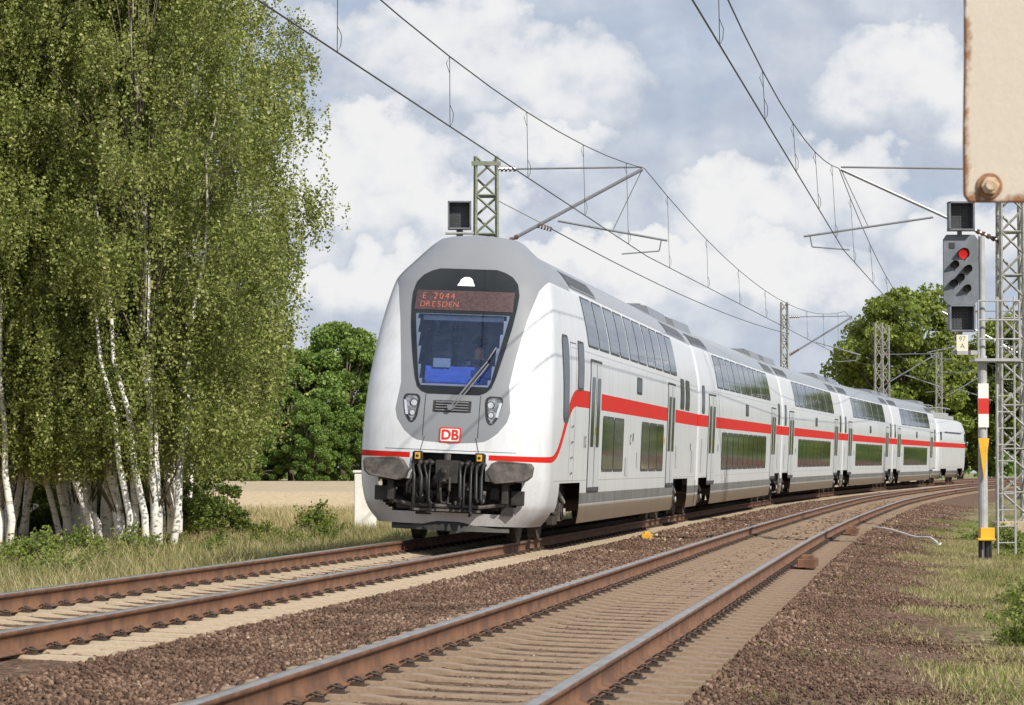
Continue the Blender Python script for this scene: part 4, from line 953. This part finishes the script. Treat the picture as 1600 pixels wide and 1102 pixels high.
def put(var,X,Y,sc_,rz,label,grp,sz=1.):
    o=empty('leafy_tree',(X,Y,float(gnd(X,Y))),label,'tree',grp); o.rotation_euler=(0,0,rz); o.scale=(sc_,sc_,sc_*sz); add_obj('trunk',var[0],o); add_obj('crown',var[1],o)
lt=[(-22.5,400,1.0),(-29,395,.92),(-35,402,.96),(-42,398,.86),(-17,410,.85),(-49,400,.9),(-57,405,.85),(-66,400,.95),(-75,400,.9),(-84,405,.95),(-25.5,385,.5),(-32.5,386,.48),(-39,386,.5),(-46,388,.5),(-53,388,.5),(-19,388,.48),(-61,388,.5),(-70,388,.5),(-11,405,.55)]
for i,(X,Y,s_) in enumerate(lt):
    put(DT[i%2],X,Y,s_,i*1.3,'green leafy tree at the edge of the field','trees edging the field')
for i,(X,Y,s_,v) in enumerate([(34.6,265,.96,0),(40.5,272,.78,1),(32.2,280,.60,1),(46,270,.85,0),(53,280,.9,1),(29.4,290,.42,1)]):
    put(OT[v],X,Y,s_,i*1.7,'broad green leafy tree beyond the far tracks','trees beyond the far tracks')
C=[]
for i in range(420):
    X=rng.uniform(-260,260); Y=rng.uniform(520,600); hh=rng.uniform(5,11)
    d=rng.normal(size=(110,3)); d/=np.linalg.norm(d,axis=1)[:,None]; C.append(np.array([X,Y,hh*.45])+d*np.array([5,5,hh*.5])*(rng.random((110,1))**.3))
add_obj('distant_wood',mesh_np('distant_wood',*leaves(np.concatenate(C),1.5),[M_leafd]),kind='stuff',label='distant wood along the horizon',category='wood')
# undergrowth bushes behind and between the birches
M_under=rand_island_mat('undergrowth_leaves',[(0.,(.03,.05,.010)),(.4,(.08,.12,.025)),(.75,(.15,.20,.045)),(1.,(.30,.30,.10))],.6,.3,.8)
UV=[bushy(31,1.9,1.1,40,150,.10,.05,M_under),bushy(32,1.4,1.3,40,150,.10,.03,M_under)]
ub=random.Random(3)
for i in range(22):
    X=-15.6+i*.37+ub.uniform(-.3,.3); Y=ub.uniform(78,92)
    o=empty('bush',(X*Y/80,Y,float(gnd(X*Y/80,Y))-.03),'tangled dark green bush in the shade of the birches','bush','bushes under the birches'); o.rotation_euler=(0,0,i*1.9); k=ub.uniform(.6,1.15); o.scale=(k*1.2,k,k*ub.uniform(.7,1.1))
    add_obj('stem',UV[i%2][0],o); add_obj('foliage',UV[i%2][1],o)
def weed(seed,h,rad,n):
    r=np.random.default_rng(seed); mb=MB(); C=[]
    for k in range(n):
        a=r.uniform(0,6.28); q=rad*math.sqrt(r.random()); hh=h*r.uniform(.35,1.)*(1-.5*q/rad); bx,by=q*math.cos(a),q*math.sin(a); lx,ly=r.normal(0,.12,2)
        mb.tube([(bx,by,0),(bx+lx*.5,by+ly*.5,hh*.6),(bx+lx,by+ly,hh)],[.006,.004,.002],n=3)
        m_=int(hh*90)+4; t_=r.random(m_)**.8; C.append(np.stack([bx+lx*t_,by+ly*t_,hh*t_],1)+r.normal(0,.045,(m_,3)))
    C=np.concatenate(C); C[:,2]=np.maximum(C[:,2],.01)
    return mb.mesh('stem',[M_twig]),mesh_np('foliage',*leaves(C,.062),[M_weed])
SV=[weed(21,.75,.6,85),weed(22,.55,.7,95),weed(23,.95,.45,65)]
shr=[(-8.9,52,1.),(-8.0,50,.9),(-8.6,55,1.1),(-7.6,54,.7),(-7.2,65,.8),(-6.6,68,.9),(-5.9,70,.8),(-5.2,72,.9),(-4.6,74,.8),(-5.6,66,.6),(-4.9,78,.9),(-6.1,61,.6),(-7.0,58,.6),(-5.6,62,.5),(-9.6,60,.8),(4.75,27.5,.55),(5.2,30,.75),(5.75,33,.8),(6.3,35.5,.7),(9.6,56,.7),(9.9,60,.8),(10.6,66,.9),(-8.6,48,.7),(-9.3,56,1.),(-8.2,60,.8),(-4.4,80,1.1),(-5.3,82,1.2),(-6.2,76,.9),(-6.9,72,.8),(-5.0,69,.8),(-6.3,65,.7),(-3.9,76,.8),(-7.7,70,.7),(-10.3,57,.9),(-8.1,53,.8),(-7.3,61,.8),(-6.6,63,.7),(-8.4,57.5,.9),(-7.9,62.5,.9),(-9.0,63,1.),(-10.0,64,1.),(-10.9,62,1.),(-7.6,67.5,.8),(-5.6,73.5,.9),(-4.3,72.5,.7)]
rs=random.Random(9)
for i,(X,Y,s_) in enumerate(shr):
    o=empty('shrub',(X,Y,float(gnd(X,Y))-.02),'low green leafy weed shrub at the trackside','shrub','low shrubs along the track'); o.rotation_euler=(0,0,i*2.1); o.scale=(s_*rs.uniform(.8,1.5),s_*rs.uniform(.8,1.3),s_*rs.uniform(.7,1.2))
    add_obj('stem',SV[i%3][0],o); add_obj('foliage',SV[i%3][1],o)
def grass(n,smin,smax,umin,umax,h0,h1,wd,thr,seed,mt,name,label,edge=False):
    r=np.random.default_rng(seed); s=r.uniform(smin,smax,n); u=r.uniform(umin,umax,n); x,y=tp(s,u)
    if edge:
        f=.9*np.sin(s*.5+u*1.7)+.8*np.sin(u*3.1-s*.33+2)+.6*np.sin(s*1.3+u*5)+r.normal(0,.6,n)-np.clip((edge_u(s)-u)*4.5,0,9)+np.clip(u-edge_u(s),0,1.2)
    else: f=np.sin(x*2.1+y*.9)+np.sin(y*1.7-x*1.2+2)+np.sin(x*5.1+y*3.3)*.7+r.normal(0,.5,n)
    k=(f>thr)&(np.abs(x)/y<.24); x=x[k];y=y[k];f=f[k]
    n=len(x); z=gnd(x,y); h=r.uniform(h0,h1,n)*(1+.3*np.clip(f-thr,-1,2)); a=r.uniform(0,2*math.pi,n); ln=h*r.uniform(.1,1.2,n); b=r.uniform(0,2*math.pi,n)
    P0=np.stack([x+np.cos(a)*wd,y+np.sin(a)*wd,z-.01],1);P1=np.stack([x-np.cos(a)*wd,y-np.sin(a)*wd,z-.01],1)
    P2=np.stack([x+np.cos(b)*ln,y+np.sin(b)*ln,z+h],1); V=np.stack([P0,P1,P2],1).reshape(-1,3)
    add_obj(name,mesh_np(name,V,np.arange(3*n).reshape(-1,3),[mt]),kind='stuff',label=label,category='grass')
M_dry=rand_island_mat('dry_grass',[(0.,(.13,.11,.05)),(.4,(.30,.25,.12)),(.75,(.47,.40,.22)),(1.,(.60,.54,.34))],.8,.2,1.2)
M_gg=rand_island_mat('green_grass',[(0.,(.06,.09,.018)),(.4,(.14,.19,.04)),(.75,(.25,.29,.08)),(1.,(.40,.38,.16))],.8,.25,1.2)
grass(200000,-30,30,6.4,11.5,.012,.06,.005,-.7,1,M_dry,'dry_grass','dry tufted grass on the railway verge',True)
grass(150000,-30,45,6.6,13,.015,.075,.006,.7,2,M_gg,'green_grass','green grass tufts on the railway verge',True)
grass(110000,-12,60,-11,-3.0,.08,.34,.012,-.4,3,M_dry,'dry_grass','dry grass between track and birches')
grass(80000,-12,60,-9,-2.7,.06,.28,.012,.1,4,M_gg,'green_grass','green grass between track and birches')
grass(50000,18,75,-26,-9,.08,.3,.02,-1,5,M_dry,'field_stubble','straw stubble in the harvested field')
grass(9000,-30,40,5.8,7.5,.012,.05,.006,1.1,6,M_gg,'ballast_weeds','small weeds in the ballast shoulder')

X,Y=-4.18,86; g=float(gnd(X,Y)); cb=empty('concrete_cabinet',(X,Y,g),'white concrete trackside block beside the train','trackside cabinet')
mb=MB(); mb.box((0,0,.9),(.62,.7,1.8)); mb.obj('body',[M_whp],cb,bevel=.03); mb=MB(); mb.box((0,0,1.84),(.7,.78,.07)); mb.obj('lid',[M_whp],cb,bevel=.01)
for s_ in (-2.5,19.):
    x,y,z=P(s_,1,1.12,-.14); o=empty('track_magnet',(x,y,z),'brown train-control magnet box beside the rail','trackside equipment','magnet boxes beside the rail'); o.rotation_euler=(0,0,-PH0)
    mb=MB(); mb.box((0,0,.05),(.26,.9,.12),0); mb.box((0,-.1,.13),(.16,.5,.06),0); mb.box((-.18,0,-.03),(.3,.12,.04),0); mb.obj('housing',[M_rust],o,bevel=.01)
x,y,z=P(15.5,0,1.55,-.2); o=empty('track_marker',(x,y,z),'small yellow box beside the sleepers','trackside equipment'); mb=MB(); mb.box((0,0,.03),(.22,.3,.12),0); mb.box((0,0,.11),(.10,.2,.05),0); mb.obj('housing',[M_yel],o,bevel=.01)
cx0,cy0=8.75,62.; cpts=[]
for i in range(15):
    t=i/14; X=cx0-.25*t+.3*math.sin(t*3.14); Y=cy0+9*t*t; cpts.append((X-cx0,Y-cy0,float(gnd(X,Y))-float(gnd(cx0,cy0))+.04+.05*math.sin(t*9)**2))
o=empty('white_cable',(cx0,cy0,float(gnd(cx0,cy0))),'pale curved cable lying across the ballast shoulder','cable'); mb=MB(); mb.tube(cpts,.022,n=8); mb.obj('sheath',[M_whp],o,smooth=True)
print('done')
